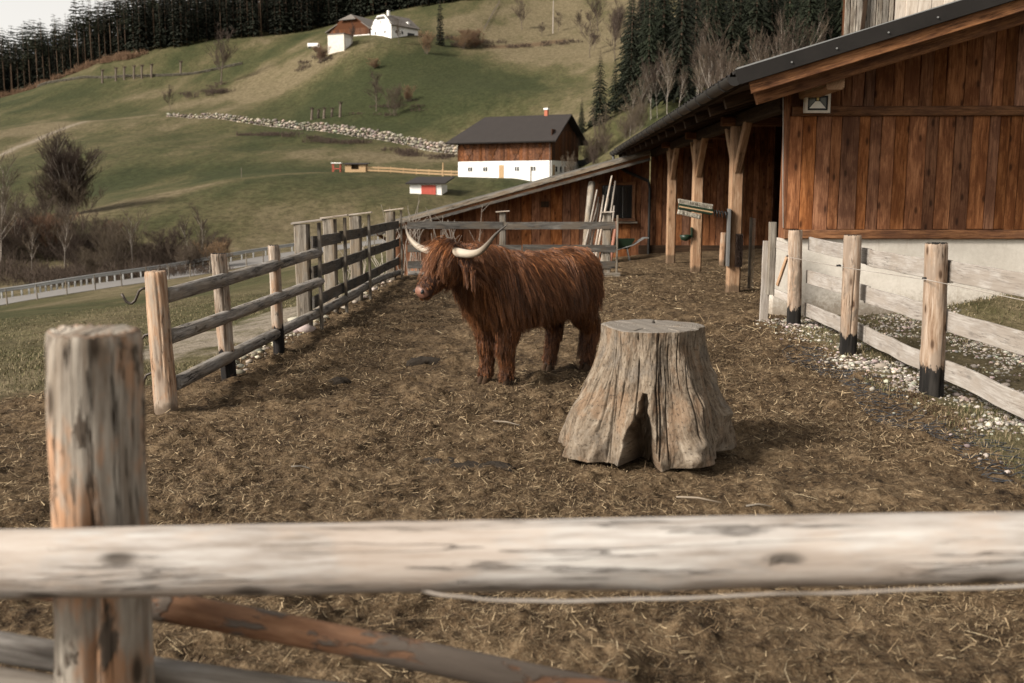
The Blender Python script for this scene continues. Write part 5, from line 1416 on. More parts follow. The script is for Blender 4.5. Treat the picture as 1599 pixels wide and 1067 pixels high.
    for i in range(nr):
        rr = Rt * q[i] * (1 if i else 1.0)
        x, y = rr * np.cos(A), rr * np.sin(A)
        zz_ = ht + (0 if i == 0 else .006) + .0012 * np.sin(x * 60 + y * 25) * (i > 0) + .008 * fbm(x * 4, y * 4, 5, 2) * (i > 1) - .02 * crk[i] * (i > 1) - .02 * (x * .2)
        vs.append(np.stack([cx + x, cy + y, zz_ if i else np.full_like(x, ht)], -1)); duv.append(np.stack([x, y], -1))
    Vt = np.concatenate(vs); it = np.arange(nr * nt_).reshape(nr, nt_); ntx = np.roll(it, -1, 1)
    Ft = np.stack([it[:-1], ntx[:-1], ntx[1:], it[1:]], -1).reshape(-1, 4)
    me = mesh(Vt, Ft, True, np.concatenate(duv))
    obj('sawn_top', me, M['stump_top'], st)
t = NT('weathered stump wood')
tc = t.n('TexCoord'); uvv = tc.outputs['UV']
wv = t.noise(t.scaled(uvv, (3, 3, 1)), 1.0, 3)
sh = t.n('CombineXYZ'); t.l(t.math('MULTIPLY', t.math('SUBTRACT', wv, .5), .12), sh.inputs[0])
p2 = t.n('VectorMath', _operation='ADD'); t.l(uvv, p2.inputs[0]); t.l(sh.outputs[0], p2.inputs[1])
g1 = t.noise(t.scaled(p2.outputs[0], (70, 15, 1)), 1.0, 6, .75); g2 = t.noise(t.scaled(p2.outputs[0], (15, 5, 1)), 1.0, 6, .7); bl = t.noise(t.scaled(uvv, (6, 4, 1)), 1.0, 5, .65); sp3 = t.noise(t.scaled(uvv, (60, 45, 1)), 1.0, 4, .7)
col = t.ramp(t.math('ADD', t.math('MULTIPLY', g1, .45), t.math('MULTIPLY', g2, .55)), [(.38, (.045, .031, .020)), (.48, (.140, .107, .076)), (.62, (.265, .220, .168))])
col = t.mix(t.rng(bl, .50, .62, 0, .5), col, (.19, .118, .070))
col = t.mix(t.rng(bl, .46, .34, 0, .55), col, (.13, .115, .098))
col = t.mix(t.rng(sp3, .54, .63, 0, .75), col, (.048, .035, .025))
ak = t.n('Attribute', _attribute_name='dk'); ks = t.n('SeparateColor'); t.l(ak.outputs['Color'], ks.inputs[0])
col = t.mix(t.math('MULTIPLY', ks.outputs[0], .85), col, (.022, .016, .011))  # cracks coloured dark: painted shade on top of the carved grooves
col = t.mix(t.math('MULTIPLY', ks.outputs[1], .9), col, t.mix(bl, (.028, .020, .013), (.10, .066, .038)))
t.bump(t.math('ADD', t.math('MULTIPLY', g1, .8), t.math('MULTIPLY', sp3, .5)), .8, .006)
M['stump'] = t.done(col, .92, .15)
t = NT('sawn stump top'); tc = t.n('TexCoord'); uvv = tc.outputs['UV']
ln = t.n('VectorMath', _operation='LENGTH'); t.l(uvv, ln.inputs[0])
dn = t.noise(uvv, 6, 4); rg = t.noise(None, 5, 2, dims='1D'); rn = t.t.nodes[-1]
t.l(t.math('ADD', t.math('MULTIPLY', ln.outputs['Value'], 34), t.math('MULTIPLY', dn, 1.6)), rn.inputs['W'])
bl = t.noise(uvv, 9, 5, .7)
t.l(t.mix(t.rng(bl, .5, .7, 0, .6), t.ramp(rg, [(.35, (.095, .080, .066)), (.6, (.20, .178, .152))]), (.15, .115, .082)), t.b.inputs['Base Color'])
M['stump_top'] = t.m; t.b.inputs['Roughness'].default_value = .9; t.b.inputs['Specular IOR Level'].default_value = .15
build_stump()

# ================================================================ HIGHLAND COW
COWA = R(180 + 49)
f_ = Vector((math.cos(COWA), math.sin(COWA), 0))
F0 = (gpt(790, 601) + gpt(762, 598)) / 2
C0 = F0 - f_ * .46
cow = thing('highland_cow', 'shaggy reddish brown highland cow with long curved horns standing in the paddock', 'cow', (C0.x, C0.y, 0), COWA)
def loft(rings, bm, n=20):
    """rings: (centre, axis_u*ru, axis_w*rw)"""
    prev = None; first = last = None
    for (c, u, w) in rings:
        vs = [bm.verts.new(Vector(c) + Vector(u) * math.cos(a) + Vector(w) * math.sin(a)) for a in (2 * math.pi * k / n for k in range(n))]
        if prev:
            for k in range(n): bm.faces.new((prev[k], prev[(k + 1) % n], vs[(k + 1) % n], vs[k]))
        else: first = vs
        prev = vs
    bm.faces.new(list(reversed(first))); bm.faces.new(prev)
def limb(pts, bm, n=14):
    rings = []
    P = [Vector(p[:3]) for p in pts]
    for i, p in enumerate(pts):
        d = (P[min(i + 1, len(P) - 1)] - P[max(i - 1, 0)]).normalized()
        u = Vector((1, 0, 0)); u = (u - d * u.dot(d)).normalized() if abs(d.x) < .95 else Vector((0, 0, 1)); w = d.cross(u)
        rings.append((P[i], u * p[3], w * (p[4] if len(p) > 4 else p[3])))
    loft(rings, bm, n)
bm = bmesh.new()
body = [(-.80, .98, .07, .06), (-.76, .95, .17, .15), (-.66, .90, .25, .23), (-.50, .86, .285, .275), (-.30, .845, .285, .30), (-.05, .83, .295, .315), (.18, .84, .30, .305), (.36, .86, .30, .275), (.52, .875, .285, .235), (.64, .87, .23, .185), (.72, .86, .14, .11), (.75, .85, .06, .05)]
loft([((x, 0, z), (0, w, 0), (0, 0, h)) for x, z, h, w in body], bm, 24)
# neck
limb([(.42, 0, .93, .25, .20), (.60, 0, .99, .235, .175), (.76, 0, 1.05, .20, .145), (.90, 0, 1.11, .155, .12), (1.0, 0, 1.14, .11, .10)], bm, 18)
# head frame
HP = Vector((1.0, .0, 1.205)); hy, hp_ = R(-10), R(45)
hf = Vector((math.cos(hp_) * math.cos(hy), math.cos(hp_) * math.sin(hy), -math.sin(hp_)))       # towards the nose
hl = Vector((-math.sin(hy), math.cos(hy), 0)); hu = hf.cross(hl)                                # left, up of the face
if hu.z < 0: hu = -hu
tilt = R(-3)
hd = [(-.06, .05, .05, .0), (-.03, .095, .095, 0), (.04, .118, .125, -.01), (.13, .118, .135, -.02), (.22, .095, .118, -.03), (.31, .075, .092, -.03), (.38, .074, .078, -.025), (.43, .080, .074, -.02), (.465, .072, .062, -.02), (.485, .045, .038, -.02)]
loft([(HP + hf * s + hu * o, hl * w, hu * h) for s, w, h, o in hd], bm, 20)
for s_, fx, kx in ((1, .46, .47), (-1, .46, .45)):
    y = .125 * s_
    limb([(.42, y * 1.25, .92, .13, .09), (.42, y * 1.3, .74, .125, .095), (.44, y * 1.2, .58, .088, .08), (kx + .01, y * 1.08, .40, .066, .062), (kx + .015, y, .34, .068, .064), (kx, y, .26, .050, .048), (fx, y, .14, .046, .044), (fx + .005, y, .10, .055, .052), (fx + .015, y, .045, .058, .052)], bm)
for s_, fx in ((1, -.68), (-1, -.43)):
    y = .13 * s_; sx = (fx + .56) * .5
    limb([(-.56, y * 1.0, .98, .17, .10), (-.55 + sx * .4, y * 1.15, .82, .19, .12), (-.47 + sx, y * 1.25, .66, .155, .105), (-.54 + sx, y * 1.1, .53, .105, .08), (fx - .055, y, .41, .068, .055), (fx - .06, y, .36, .062, .052), (fx - .025, y, .25, .048, .045), (fx, y, .14, .046, .044), (fx + .01, y, .10, .055, .052), (fx + .02, y, .045, .058, .052)], bm)
# tail root and tail
limb([(-.72, 0, 1.02, .06), (-.80, .0, .98, .045), (-.83, .0, .85, .032), (-.83, .01, .65, .026), (-.80, .02, .45, .022), (-.77, .03, .36, .02)], bm, 10)
me = bpy.data.meshes.new('cow_raw'); bmesh.ops.recalc_face_normals(bm, faces=bm.faces); bm.to_mesh(me); bm.free()
tmp = bpy.data.objects.new('tmp', me); COL.objects.link(tmp)
md = tmp.modifiers.new('r', 'REMESH'); md.mode = 'VOXEL'; md.voxel_size = .014
ms = tmp.modifiers.new('s', 'SMOOTH'); ms.iterations = 9; ms.factor = .5
dg = bpy.context.evaluated_depsgraph_get(); cme = bpy.data.meshes.new_from_object(tmp.evaluated_get(dg))
bpy.data.objects.remove(tmp)
cme.polygons.foreach_set('use_smooth', np.ones(len(cme.polygons), dtype=bool))
co = np.empty(len(cme.vertices) * 3, np.float32); cme.vertices.foreach_get('co', co); co = co.reshape(-1, 3)
hs_ = (co - np.array(HP)) @ np.array(hf); hdist = np.linalg.norm((co - np.array(HP)) - hs_[:, None] * np.array(hf)[None], axis=1)
hup_ = (co - np.array(HP)) @ np.array(hu)
nose = sst(.425, .455, hs_) * sst(-.055, -.03, hup_) * (hdist < .14) * (co[:, 0] > .9)
fcol(cme, 'nose', np.stack([nose, sst(.075, .055, co[:, 2]), 0 * nose], 1))
t = NT('cow skin'); a = t.n('Attribute', _attribute_name='nose'); s3 = t.n('SeparateColor'); t.l(a.outputs['Color'], s3.inputs[0])
nn = t.noise(t.n('TexCoord').outputs['Object'], 60, 4)
col = t.mix(s3.outputs[0], (.030, .011, .005), t.mix(nn, (.13, .058, .038), (.25, .125, .085)))
col = t.mix(s3.outputs[1], col, (.045, .036, .028))
t.bump(nn, .3, .004); M['skin'] = t.done(col, t.rng(s3.outputs[0], 0, 1, .85, .45), .35)
cb = obj('body', cme, M['skin'], cow)
# nostrils, mouth, eyes, hooves, horns, ears
for s_ in (1, -1):
    q = HP + hf * .452 + hl * .044 * s_ + hu * .012
    v, f = [], []
    MBn = MB(); MBn.tube([q - hf * .02 - hl * .004 * s_, q + hf * .020 + hl * .018 * s_ + hu * .004], [.017, .012], 10); MBn.build('nostril', M['black'], cow, True)
    e = HP + hf * .135 + hl * .104 * s_ + hu * .045
    bmx = bmesh.new(); bmesh.ops.create_uvsphere(bmx, u_segments=14, v_segments=9, radius=.021, matrix=Matrix.Translation(e)); me = bpy.data.meshes.new('eye'); bmx.to_mesh(me); bmx.free()
    obj('eye', me, M['glass_dark'], cow)
t = NT('horn keratin'); tc = t.n('TexCoord'); sx = t.n('SeparateXYZ'); t.l(tc.outputs['UV'], sx.inputs[0])
nz_ = t.noise(t.scaled(tc.outputs['UV'], (70, 5, 1)), 1.0, 4)
hc_ = t.ramp(t.math('ADD', t.math('MULTIPLY', sx.outputs[1], 1.25), t.math('MULTIPLY', t.math('SUBTRACT', nz_, .5), .25)), [(.0, (.34, .27, .19)), (.22, (.40, .345, .275)), (.55, (.28, .235, .18)), (.76, (.13, .105, .08)), (.92, (.045, .038, .032))])
t.bump(nz_, .3, .004); M['horn'] = t.done(hc_, .38, .4)
def spline(pts, n=26):
    P = np.array(pts); T = np.linspace(0, len(P) - 1, n); out = []
    for t_ in T:
        i = min(int(t_), len(P) - 2); u = t_ - i; p0, p1, p2, p3 = P[max(i - 1, 0)], P[i], P[i + 1], P[min(i + 2, len(P) - 1)]
        out.append(.5 * ((2 * p1) + (-p0 + p2) * u + (2 * p0 - 5 * p1 + 4 * p2 - p3) * u * u + (-p0 + 3 * p1 - 3 * p2 + p3) * u ** 3))
    return [Vector(q) for q in out]
hz = Vector((0, 0, 1)); hfw = Vector((math.cos(hy), math.sin(hy), 0))
for s_, prof in ((1, [(.07, -.02, .0), (.22, -.025, .01), (.38, -.02, .03), (.53, .01, .05), (.65, .075, .06), (.75, .16, .05), (.85, .235, .02)]), (-1, [(.05, -.02, .0), (.16, -.03, .01), (.28, -.03, .03), (.39, -.005, .05), (.48, .045, .06), (.56, .10, .05), (.62, .16, .03)])):
    base = HP + hf * .01 + hu * .05
    P = spline([base + hl * (l * s_) + hz * (z + l * s_ * math.tan(tilt) * .3) + hfw * fw for l, z, fw in prof], 30)
    MB().tube(P, [(.040 * (1 - (i / 29) ** 1.4 * .93)) * (1.0 if i > 2 else .95) for i in range(30)], 16).build('horn', M['horn'], cow, True)
earp = []
for s_ in (1, -1):
    b = HP + hf * .05 + hl * .10 * s_ - hu * .015 - hf * .03
    d = (hl * s_ * .85 - hz * .42 - hfw * .15).normalized(); nrm = d.cross(hfw).normalized(); sd_ = d.cross(nrm)
    v, f, m_ = [], [], 7
    for i in range(m_):
        u = i / (m_ - 1); w = .052 * math.sin(math.pi * min(.12 + u * .88, 1)) ** .8 + .004; c = b + d * (.19 * u) - hz * .05 * u * u
        for k, a_ in enumerate((-1, -.5, 0, .5, 1)): v.append(c + sd_ * w * a_ + nrm * (.02 * (a_ * a_) * s_) )
        earp += [c + sd_ * w * random.uniform(-1, 1) for _ in range(5)]
    n0 = len(v); v += [p + nrm * .010 for p in v]
    for i in range(m_ - 1):
        for k in range(4):
            q = i * 5 + k; f.append((q, q + 1, q + 6, q + 5)); f.append((n0 + q + 5, n0 + q + 6, n0 + q + 1, n0 + q))
    for i in range(m_ - 1):
        q = i * 5; f.append((q, q + 5, n0 + q + 5, n0 + q)); q += 4; f.append((q + 5, q, n0 + q, n0 + q + 5))
    obj('ear', mesh(v, f, True), M['skin'], cow)
for x, y in ((.475, .125), (.475, -.125), (-.66, .13), (-.41, -.13)):
    for k in (-1, 1):
        v, f = [], []
        for (s_, zz, o) in ((1.0, 0, 0), (.92, .03, -.006), (.78, .062, -.014)):
            for a in range(12): A_ = a * 6.283 / 12; v.append((x + .012 + o + .060 * s_ * math.cos(A_) * (1.1 if math.cos(A_) > 0 else .85), y + k * .029 + .028 * s_ * math.sin(A_), zz))
        for i in range(2):
            for a in range(12): f.append((i * 12 + a, i * 12 + (a + 1) % 12, i * 12 + 12 + (a + 1) % 12, i * 12 + 12 + a))
        f.append(tuple(range(24, 36)))
        obj('hoof', mesh(v, f, True), M['rust_steel'] if False else M['dark_timber'], cow)

# ---- coat: long combed strands
def build_coat():
    G = np.random.default_rng(11)
    cme.calc_loop_triangles()
    tri = np.empty(len(cme.loop_triangles) * 3, np.int32); cme.loop_triangles.foreach_get('vertices', tri); tri = tri.reshape(-1, 3)
    nv = np.empty(len(cme.vertices) * 3, np.float32); cme.vertices.foreach_get('normal', nv); nv = nv.reshape(-1, 3)
    a = co[tri]; area = np.linalg.norm(np.cross(a[:, 1] - a[:, 0], a[:, 2] - a[:, 0]), axis=1)
    NG = 9000
    pick = G.choice(len(tri), NG, p=area / area.sum()); u = G.uniform(0, 1, (NG, 2)); fl = u.sum(1) > 1; u[fl] = 1 - u[fl]
    w = np.stack([1 - u.sum(1), u[:, 0], u[:, 1]], 1)
    P = (a[pick] * w[:, :, None]).sum(1); N = (nv[tri[pick]] * w[:, :, None]).sum(1); N /= np.linalg.norm(N, axis=1)[:, None]
    bvh = BVHTree.FromPolygons([tuple(p) for p in co], [tuple(t_) for t_ in tri])
    HPn, hfn, hln, hun = (np.array(q) for q in (HP, hf, hl, hu))
    NP = 8
    S, RAD, OFFR, CURL, TONE = [], [], [], [], []
    for i in range(NG):
        p, n = Vector(P[i]), Vector(N[i]); x, y, z = p
        rel = P[i] - HPn; s = rel @ hfn; dd = np.linalg.norm(rel - s * hfn); up_ = rel @ hun
        head = x > .86 and -.09 < s < .52 and dd < .17
        side = Vector((0, math.copysign(1, y) if abs(y) > .01 else random.choice((-1, 1)), 0))
        stiff, grav = float(np.clip(G.normal(.32, .13), .08, .8)), 1.0; tone = float(np.exp(G.normal(0, .34)))
        if head:
            if s > .43 and up_ > -.045: continue
            if s > .36: L, flow, spread = .022, (hf * -.4 + Vector((0, 0, -.6))), .006
            elif s > .33 and up_ > 0: L, flow, spread = .03, hf, .008
            elif up_ > .03 and s < .10:      # dossan over the eyes
                L = (.24 if abs(rel @ hln) < .05 else .20) * G.uniform(.55, 1.2); flow = (hf * 1.0 + Vector(hl) * (rel @ hln) * 3.0 + hfw * .35); spread = .014; stiff = .55
            elif s < .20: L, flow, spread = .11 * G.uniform(.6, 1.3), Vector((-.25, 0, -1)) + hf * .5, .014
            else: L, flow, spread = .04, Vector((-.2, 0, -1)) + hf * .3, .008
        elif z < .42 and not (x < -.72 and abs(y) < .07):
            k = sst(.06, .40, np.array(z)); L = (.04 + .07 * float(k)) * G.uniform(.6, 1.2); flow = Vector((n.x * .3, n.y * .3, -1)); spread = .012
            if z < .07: continue
        elif x < -.74 and abs(y) < .07 and z < .85: L, flow, spread = .16 + .20 * (z < .5), Vector((0, 0, -1)), .012     # tail switch
        elif z > 1.02 and abs(y) < .17:     # back: tousled, parting to both sides
            L = .17 * G.uniform(.6, 1.3); sw = vnoise(np.array([x * 5.0]), np.array([y * 5.0 + 3]), 5)[0] * 5
            flow = side * .9 + Vector((-.5 + math.cos(sw * 3) * .5, math.sin(sw * 3) * .5, -.35)); spread = .018; stiff = .5
        else:
            L = (.26 + .04 * (x > .2)) * G.uniform(.55, 1.2); sw = float(vnoise(np.array([x * 4.0]), np.array([z * 4.0]), 8)[0])
            flow = Vector((-.22 + sw * .7, 0, -1)); spread = .020
            if x < -.35 and z > .85: L *= .75; flow += Vector((-.3 + sw * 1.0, 0, .25))
            L *= float(np.interp(z, [.45, .62, .75, .9], [.30, .5, .8, 1.0]))
        flow = (flow - n * flow.dot(n)).normalized() if flow.length > 0 else flow
        d = (n * stiff + flow).normalized(); q = p.copy(); pts = [q.copy()]
        st = L / (NP - 1)
        for k in range(1, NP):
            d = (d * .72 + flow * .22 + Vector((0, 0, -1)) * .16 * grav + Vector(G.normal(0, .032, 3))).normalized()
            q = q + d * st
            hit = bvh.find_nearest(q)
            if hit[0] is not None:
                nn_ = hit[1]; off = (q - hit[0]).dot(nn_); mn = .006 + .010 * min(1, k / 3) if L > .04 else .003
                if off < mn and hit[3] < .1: q = q + nn_ * (mn - off)
            pts.append(q.copy())
        S.append([tuple(v_) for v_ in pts]); OFFR.append(spread); RAD.append(L); CURL.append(G.uniform(.3, 1.4)); TONE.append(tone * (1.25 if head and up_ > .03 else 1.0) * (1.3 if z > 1.02 else 1.0))  # strands on the back toned lighter: light from above painted into the coat
    S = np.array(S); OFFR = np.array(OFFR); RAD = np.array(RAD); CURL = np.array(CURL)
    # ear fringe
    E = []
    for p in earp:
        d0 = np.array([G.normal(0, .2), G.normal(0, .2), -1.0]); L = .15 * G.uniform(.5, 1.2)
        E.append([np.array(p) + d0 * L * k / (NP - 1) + np.array([0, 0, .0]) for k in range(NP)])
    S = np.concatenate([S, np.array(E)]); OFFR = np.concatenate([OFFR, np.full(len(E), .010)]); RAD = np.concatenate([RAD, np.full(len(E), .15)]); CURL = np.concatenate([CURL, np.full(len(E), .6)]); TONE = np.concatenate([np.array(TONE), np.full(len(E), 1.1)])
    NC = 17; n = len(S); tt = np.linspace(0, 1, NP)
    ch = []
    for c in range(NC):
        o = G.normal(0, 1, (n, 3)) * OFFR[:, None]
        clump = (1 - .76 * tt)
        lenf = G.uniform(.75, 1.12, (n, 1, 1))
        base = S[:, :1]; q = base + (S - base) * lenf + o[:, None, :] * clump[None, :, None]
        ph = G.uniform(0, 6.28, (n, 3)); am = (CURL * np.minimum(RAD, .25) * .032)
        wv = np.sin(tt[None, :, None] * (7 + 3 * CURL)[:, None, None] + ph[:, None, :]) * tt[None, :, None] * am[:, None, None]
        ch.append(q + wv)
    Q = np.concatenate(ch).astype(np.float32); m = len(Q)
    hc = bpy.data.hair_curves.new('coat'); hc.add_curves([NP] * m)
    hc.points.foreach_set('position', Q.reshape(-1))
    rad = (np.where(np.tile(RAD, NC) > .08, .0014, .0011)[:, None] * (1 - .75 * tt ** 1.6)[None]).astype(np.float32)
    if 'radius' not in hc.attributes: hc.attributes.new('radius', 'FLOAT', 'POINT')
    hc.attributes['radius'].data.foreach_set('value', rad.reshape(-1))
    hc.attributes.new('tone', 'FLOAT', 'CURVE').data.foreach_set('value', np.tile(TONE, NC).astype(np.float32))
    t = NT('highland coat'); nt_ = t.t; out = [q for q in nt_.nodes if q.type == 'OUTPUT_MATERIAL'][0]
    hi = t.n('HairInfo')
    col = t.ramp(hi.outputs['Random'], [(0, (.034, .0105, .0033)), (.5, (.082, .029, .0095)), (.9, (.16, .062, .022)), (1, (.25, .112, .047))])
    col = t.mix(t.rng(hi.outputs['Intercept'], .4, 1.0, 0, .35), col, (.16, .067, .026))
    ta = t.n('Attribute', _attribute_name='tone'); tm = t.n('VectorMath', _operation='SCALE'); t.l(col, tm.inputs[0]); t.l(ta.outputs['Fac'], tm.inputs['Scale']); col = tm.outputs[0]
    t.done(col, .42, .35)
    hc.materials.append(t.m)
    o = bpy.data.objects.new('coat', hc); COL.objects.link(o); o.parent = cow
    o['label'] = 'long shaggy reddish brown hair'
build_coat()

# ================================================================ STRAW, GRAVEL, GRASS
def fibres(name, n, seed, r0, r1, az0, az1, accept, Lr, Wr, pal, tilt_s, upright=False, zlift=.004, simple=False):
    G = np.random.default_rng(seed)
    A = G.uniform(az0, az1, n); rr = r0 * (r1 / r0) ** G.uniform(0, 1, n)
    x, y = np.sin(A) * rr, np.cos(A) * rr
    z, m = Hn(x, y); keep = G.uniform(0, 1, n) < accept(x, y, m)
    x, y, z, rr = x[keep], y[keep], z[keep], rr[keep]; n = len(x)
    L = Lr[0] * np.exp(G.normal(0, Lr[1], n)) * np.clip(rr / 7, .8, 1.6) ** .5; W = Wr * G.uniform(.6, 1.5, n) * np.clip(rr / 6.5, .7, 2.6)
    a = G.uniform(0, 2 * np.pi, n); tl = np.abs(G.normal(0, tilt_s, n)) if not upright else np.clip(G.normal(1.15, .25, n), .3, 1.5)
    d = np.stack([np.cos(a) * np.cos(tl), np.sin(a) * np.cos(tl), np.sin(tl)], 1)
    sdv = np.stack([-np.sin(a), np.cos(a), np.zeros(n)], 1)
    b = np.stack([x, y, z + zlift], 1)
    if not upright: b = b - d * (L * .3)[:, None] * np.array([1, 1, 0])
    bend = G.normal(0, .16, (n, 1)) * sdv + np.stack([0 * x, 0 * x, -.25 * np.sin(tl)], 1)
    mid = b + d * (L * .5)[:, None]; tip = b + (d + bend) * L[:, None]
    if not upright: tip[:, 2] = np.maximum(tip[:, 2], z + .002)
    w = (sdv * W[:, None]) if upright else (sdv * W[:, None] * .8 + np.array([[0, 0, 1]]) * W[:, None] * G.uniform(-.6, .6, (n, 1)))
    if simple:
        V = np.stack([b - w, b + w, tip + w * .5, tip - w * .5], 1).reshape(-1, 3); K = 4
        F = (np.arange(n) * 4)[:, None] + [0, 1, 2, 3]
    else:
        V = np.stack([b - w, b + w, mid - w, mid + w, tip - w * .4, tip + w * .4], 1).reshape(-1, 3); K = 6
        i = (np.arange(n) * 6)[:, None]
        F = np.concatenate([i + [0, 1, 3, 2], i + [2, 3, 5, 4]], 0)
    pal = np.array(pal); c = pal[G.integers(0, len(pal), n)] * G.uniform(.65, 1.3, (n, 1))
    me = mesh(V, F); fcol(me, 'tone', np.repeat(c, K, 0))
    return obj(name, me, M['fibre'])
t = NT('plant fibre'); a = t.n('Attribute', _attribute_name='tone'); M['fibre'] = t.done(a.outputs['Color'], .8, .2)
AZL, AZR = R(-31), R(29)
mudacc = lambda x, y, m: np.where(m[:, 0] > .5, np.clip(.55 + fbm(x / 1.1, y / 1.1, 91, 3) * 1.3, .12, 1), 0)
o = fibres('straw', 420000, 1, 2.9, 26, AZL, AZR, mudacc, (.034, .42), .0022, [(.085, .055, .030), (.15, .102, .057), (.032, .019, .011), (.20, .142, .081), (.33, .25, .152), (.11, .074, .041), (.05, .031, .017)], .42, simple=True)
tag(o, 'trampled chopped straw and dung litter covering the paddock floor', 'straw', kind='stuff')
o = fibres('straw', 7000, 2, 3.0, 26, AZL, AZR, lambda x, y, m: np.where(m[:, 0] > .5, np.clip(.22 + fbm(x / 1.7, y / 1.7, 92, 3) * .9 + .35 * sst(10, 15, y) * sst(-1, 2.5, x), 0, 1), 0), (.062, .5), .0017, [(.34, .26, .155), (.27, .20, .115), (.42, .34, .22), (.22, .165, .095)], .16)
tag(o, 'scattered pale loose straw stalks on the paddock floor', 'straw', kind='stuff')
grassacc = lambda x, y, m: np.where((m[:, 0] < .45) & (m[:, 1] < .35) & (x < -3.0), np.clip(.7 + fbm(x / 1.3, y / 1.3, 93, 3), .1, 1), 0)
o = fibres('grass', 90000, 3, 7.0, 33, R(-33), R(-7), grassacc, (.026, .35), .0015, [(.085, .078, .034), (.13, .112, .055), (.17, .14, .078), (.07, .068, .028), (.22, .175, .105)], .3, True)
tag(o, 'short grazed pasture grass outside the log fence', 'grass', kind='stuff')
gr2 = lambda x, y, m: np.where((x > 2.9) & (x < 8) & (y > 5.5) & (y < 13.6), np.clip(.18 + 1.2 * fbm(x / .7, y / .7, 94, 3) + .8 * sst(11.6, 12.6, y) * sst(4.6, 5.6, x), 0, 1), 0)
o = fibres('grass', 60000, 4, 6.2, 15, R(9), R(30), gr2, (.034, .4), .0015, [(.085, .078, .035), (.15, .118, .066), (.21, .165, .10), (.06, .062, .025)], .3, True)
tag(o, 'dry tufted grass between gravel and barn plinth', 'grass', kind='stuff')
# gravel strip by the plank fence
G = np.random.default_rng(8); n = 34000
x = G.uniform(2.7, 7.4, n); y = G.uniform(5.6, 13.6, n)
den = np.clip(sst(2.75, 3.15, x + .35 * fbm(x, y, 96, 3) - .10 * (y < 8)) * (.42 + 1.7 * fbm(x / .8, y / .8, 95, 3) + .55 * np.exp(-((x - 3.75) / .55) ** 2) * (y < 9.5) + .5 * np.exp(-((x - 5.2) / .5) ** 2) * (y > 10)), 0.02, 1) * (1 - sst(11.9, 12.6, y) * sst(5.0, 5.6, x))
k = G.uniform(0, 1, n) < den; x, y = x[k], y[k]; z, _ = Hn(x, y); s = .011 * np.exp(G.normal(0, .38, len(x)))
o = obj('gravel', stones(np.stack([x, y, z + s * .3], 1), np.stack([s * G.uniform(1, 1.6, len(x)), s, s * .7], 1), .2, 5), stonemat('white gravel', (.26, .238, .21)))
tag(o, 'white gravel stones scattered along the foot of the plank fence', 'gravel', kind='stuff')
# rubble under the left fence
n = 520; y = G.uniform(9.2, 20, n); x = -2.98 + G.normal(0, .09, n) - .05; z, _ = Hn(x, y); s = .022 * np.exp(G.normal(0, .55, n))
o = obj('rubble', stones(np.stack([x, y, z + s * .2], 1), np.stack([s * 1.5, s * 1.2, s * .8], 1), .25, 6), stonemat('pale rubble', (.23, .205, .17)))
tag(o, 'pale rubble along the foot of the left fence', 'rubble', kind='stuff')
# dark netting lying at the paddock edge
mb = MB(); nx_, ny_ = 9, 150
def np_(i, j):
    x = 2.62 + i * .055 + .10 * math.sin(j * .09) + .05 * (6 - j * .036 - 3) * .1; y = 5.7 + j * .036
    return x, y
pts = np.array([[np_(i, j) for j in range(ny_)] for i in range(nx_)]); zz, _ = Hn(pts[..., 0].ravel(), pts[..., 1].ravel()); zz = zz.reshape(nx_, ny_) + .006
S = []
for i in range(nx_ - 1):
    for j in range(ny_ - 1):
        if random.random() < .35: continue
        a, b = (i, j), (i + 1, j + 1)
        if (i + j) % 2: a, b = (i + 1, j), (i, j + 1)
        S.append((*pts[a], zz[a], *pts[b], zz[b], .0035, .0035))
o = obj('netting', seg_mesh(S, 3), plain('blue black netting', (.030, .034, .040), .7, .2, 9, .1)); tag(o, 'dark netting half buried along the edge of the gravel', 'netting', kind='stuff')
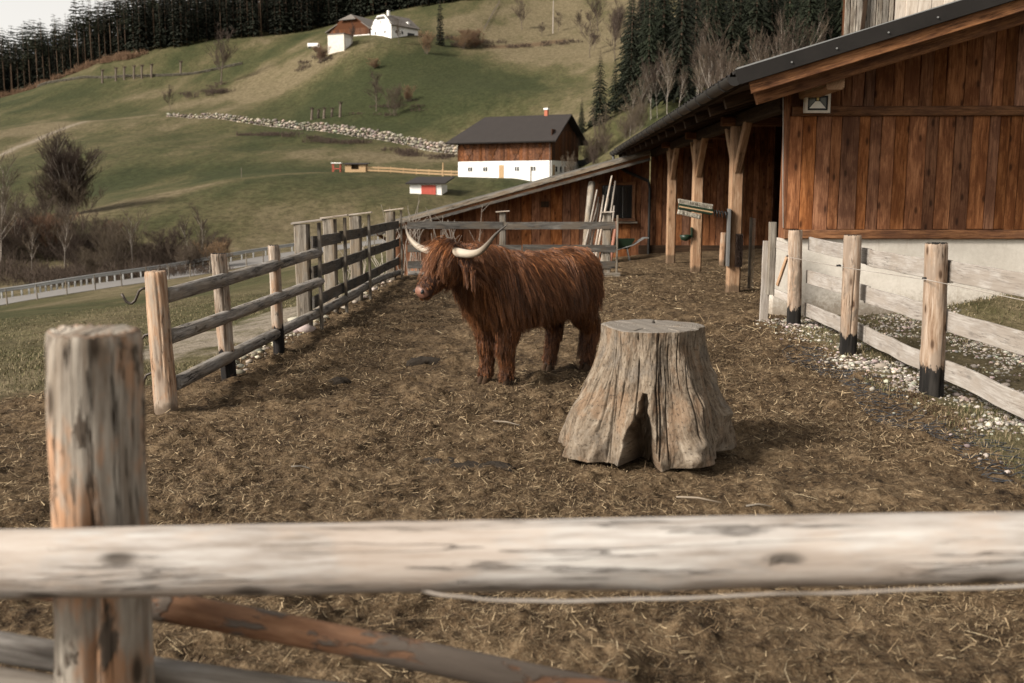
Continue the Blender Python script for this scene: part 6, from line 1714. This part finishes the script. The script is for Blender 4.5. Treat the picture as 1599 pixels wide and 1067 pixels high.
# dung and clods
M['dung'] = plain('dark wet dung', (.026, .018, .011), .85, .5, 30, 1.0)
for k, (px, py, r, lab) in enumerate(((531, 598, .085, 'dark dung heap left of the cow before the log fence'), (690, 722, .12, 'flat dark dung pat in the middle of the paddock'), (662, 565, .16, 'trampled dark clod just left of the cow forelegs'), (732, 728, .10, 'small dung pat right beside the flat dark one'), (775, 730, .12, 'flattened dung streak between dung pats and stump'))):
    q = gpt(px, py); v, f = [], []
    for i, (s, h) in enumerate(((1.0, -.02), (.9, .018), (.6, .04), (.25, .052))):
        for a in range(18):
            A_ = a * 6.283 / 18; rr = r * .85 * s * (1 + .3 * math.sin(A_ * 3 + k) + random.uniform(-.25, .25)); v.append((q.x + rr * math.cos(A_) * 1.3, q.y + rr * math.sin(A_), h * (.9 if k in (0, 2) else .45) + random.uniform(-.009, .012)))
    for i in range(3):
        for a in range(18): f.append((i * 18 + a, i * 18 + (a + 1) % 18, i * 18 + 18 + (a + 1) % 18, i * 18 + 18 + a))
    f.append(tuple(range(54, 72)))
    tag(obj('dung_pat', mesh(v, f, True), M['dung']), lab, 'dung')
for k, (a, b, lab) in enumerate((((1056, 782), (1126, 791), 'pale stick lying in front of the stump above the rail'), ((1165, 796), (1205, 797), 'short pale stick near the rail right of the longer stick'), ((770, 662), (812, 669), 'pale straight stick on the ground between cow and stump'), ((455, 734), (484, 737), 'short pale stick on bare litter left of the dung pats'))):
    A_, B_ = gpt(*a), gpt(*b); A_.z = B_.z = .022
    m_ = A_.lerp(B_, .5) + Vector((0, .015, .006)); tag(MB().tube([A_, m_, B_], [.005, .006, .003], 7).build('stick', M['grey_post'], None, True), lab, 'stick')
# bare stems before the annex wall
S = []
gg = random.Random(3)
for k in range(20):
    x = gg.uniform(-4.0, -1.6); y = gg.uniform(26, 28.5); z = h1(x, y); d = Vector((gg.gauss(0, .16), 0, 1)).normalized(); L = gg.uniform(1.3, 2.4)
    a = Vector((x, y, z)); b = a + d * L * .5; c = b + (d + Vector((gg.gauss(0, .12), 0, 0))).normalized() * L * .5
    S += [(*a, *b, .014, .011), (*b, *c, .011, .006)]
    for q in range(3): e = a.lerp(c, gg.uniform(.4, .9)); S.append((*e, *(e + Vector((gg.gauss(0, .2), 0, gg.uniform(.2, .5)))), .007, .004))
tag(obj('dry_shrub', seg_mesh(S, 5), M['dry_pole']), 'bare pale stems growing before the left half of the annex wall', 'shrub')
for k, (px, Y) in enumerate(((535, 17.2), (562, 18.0), (598, 21))):
    S = []; p = onhill(px, Y); p.x = min(p.x, -3.15)
    for q in range(12):
        d = Vector((gg.gauss(0, .35), gg.gauss(0, .2), 1)).normalized(); L = gg.uniform(.5, 1.2); b = p + d * L; S += [(*p, *(p + d * L * .6), .008, .006), (*(p + d * L * .6), *(b + Vector((gg.gauss(0, .15), 0, 0))), .006, .003)]
    tag(obj('dry_weed', seg_mesh(S, 4), M['dry_pole']), ['dry weed behind the board fence, nearest to the log rails', 'dry weed behind the middle panel of the board fence', 'dry weed behind the last panel of the board fence'][k], 'weed')
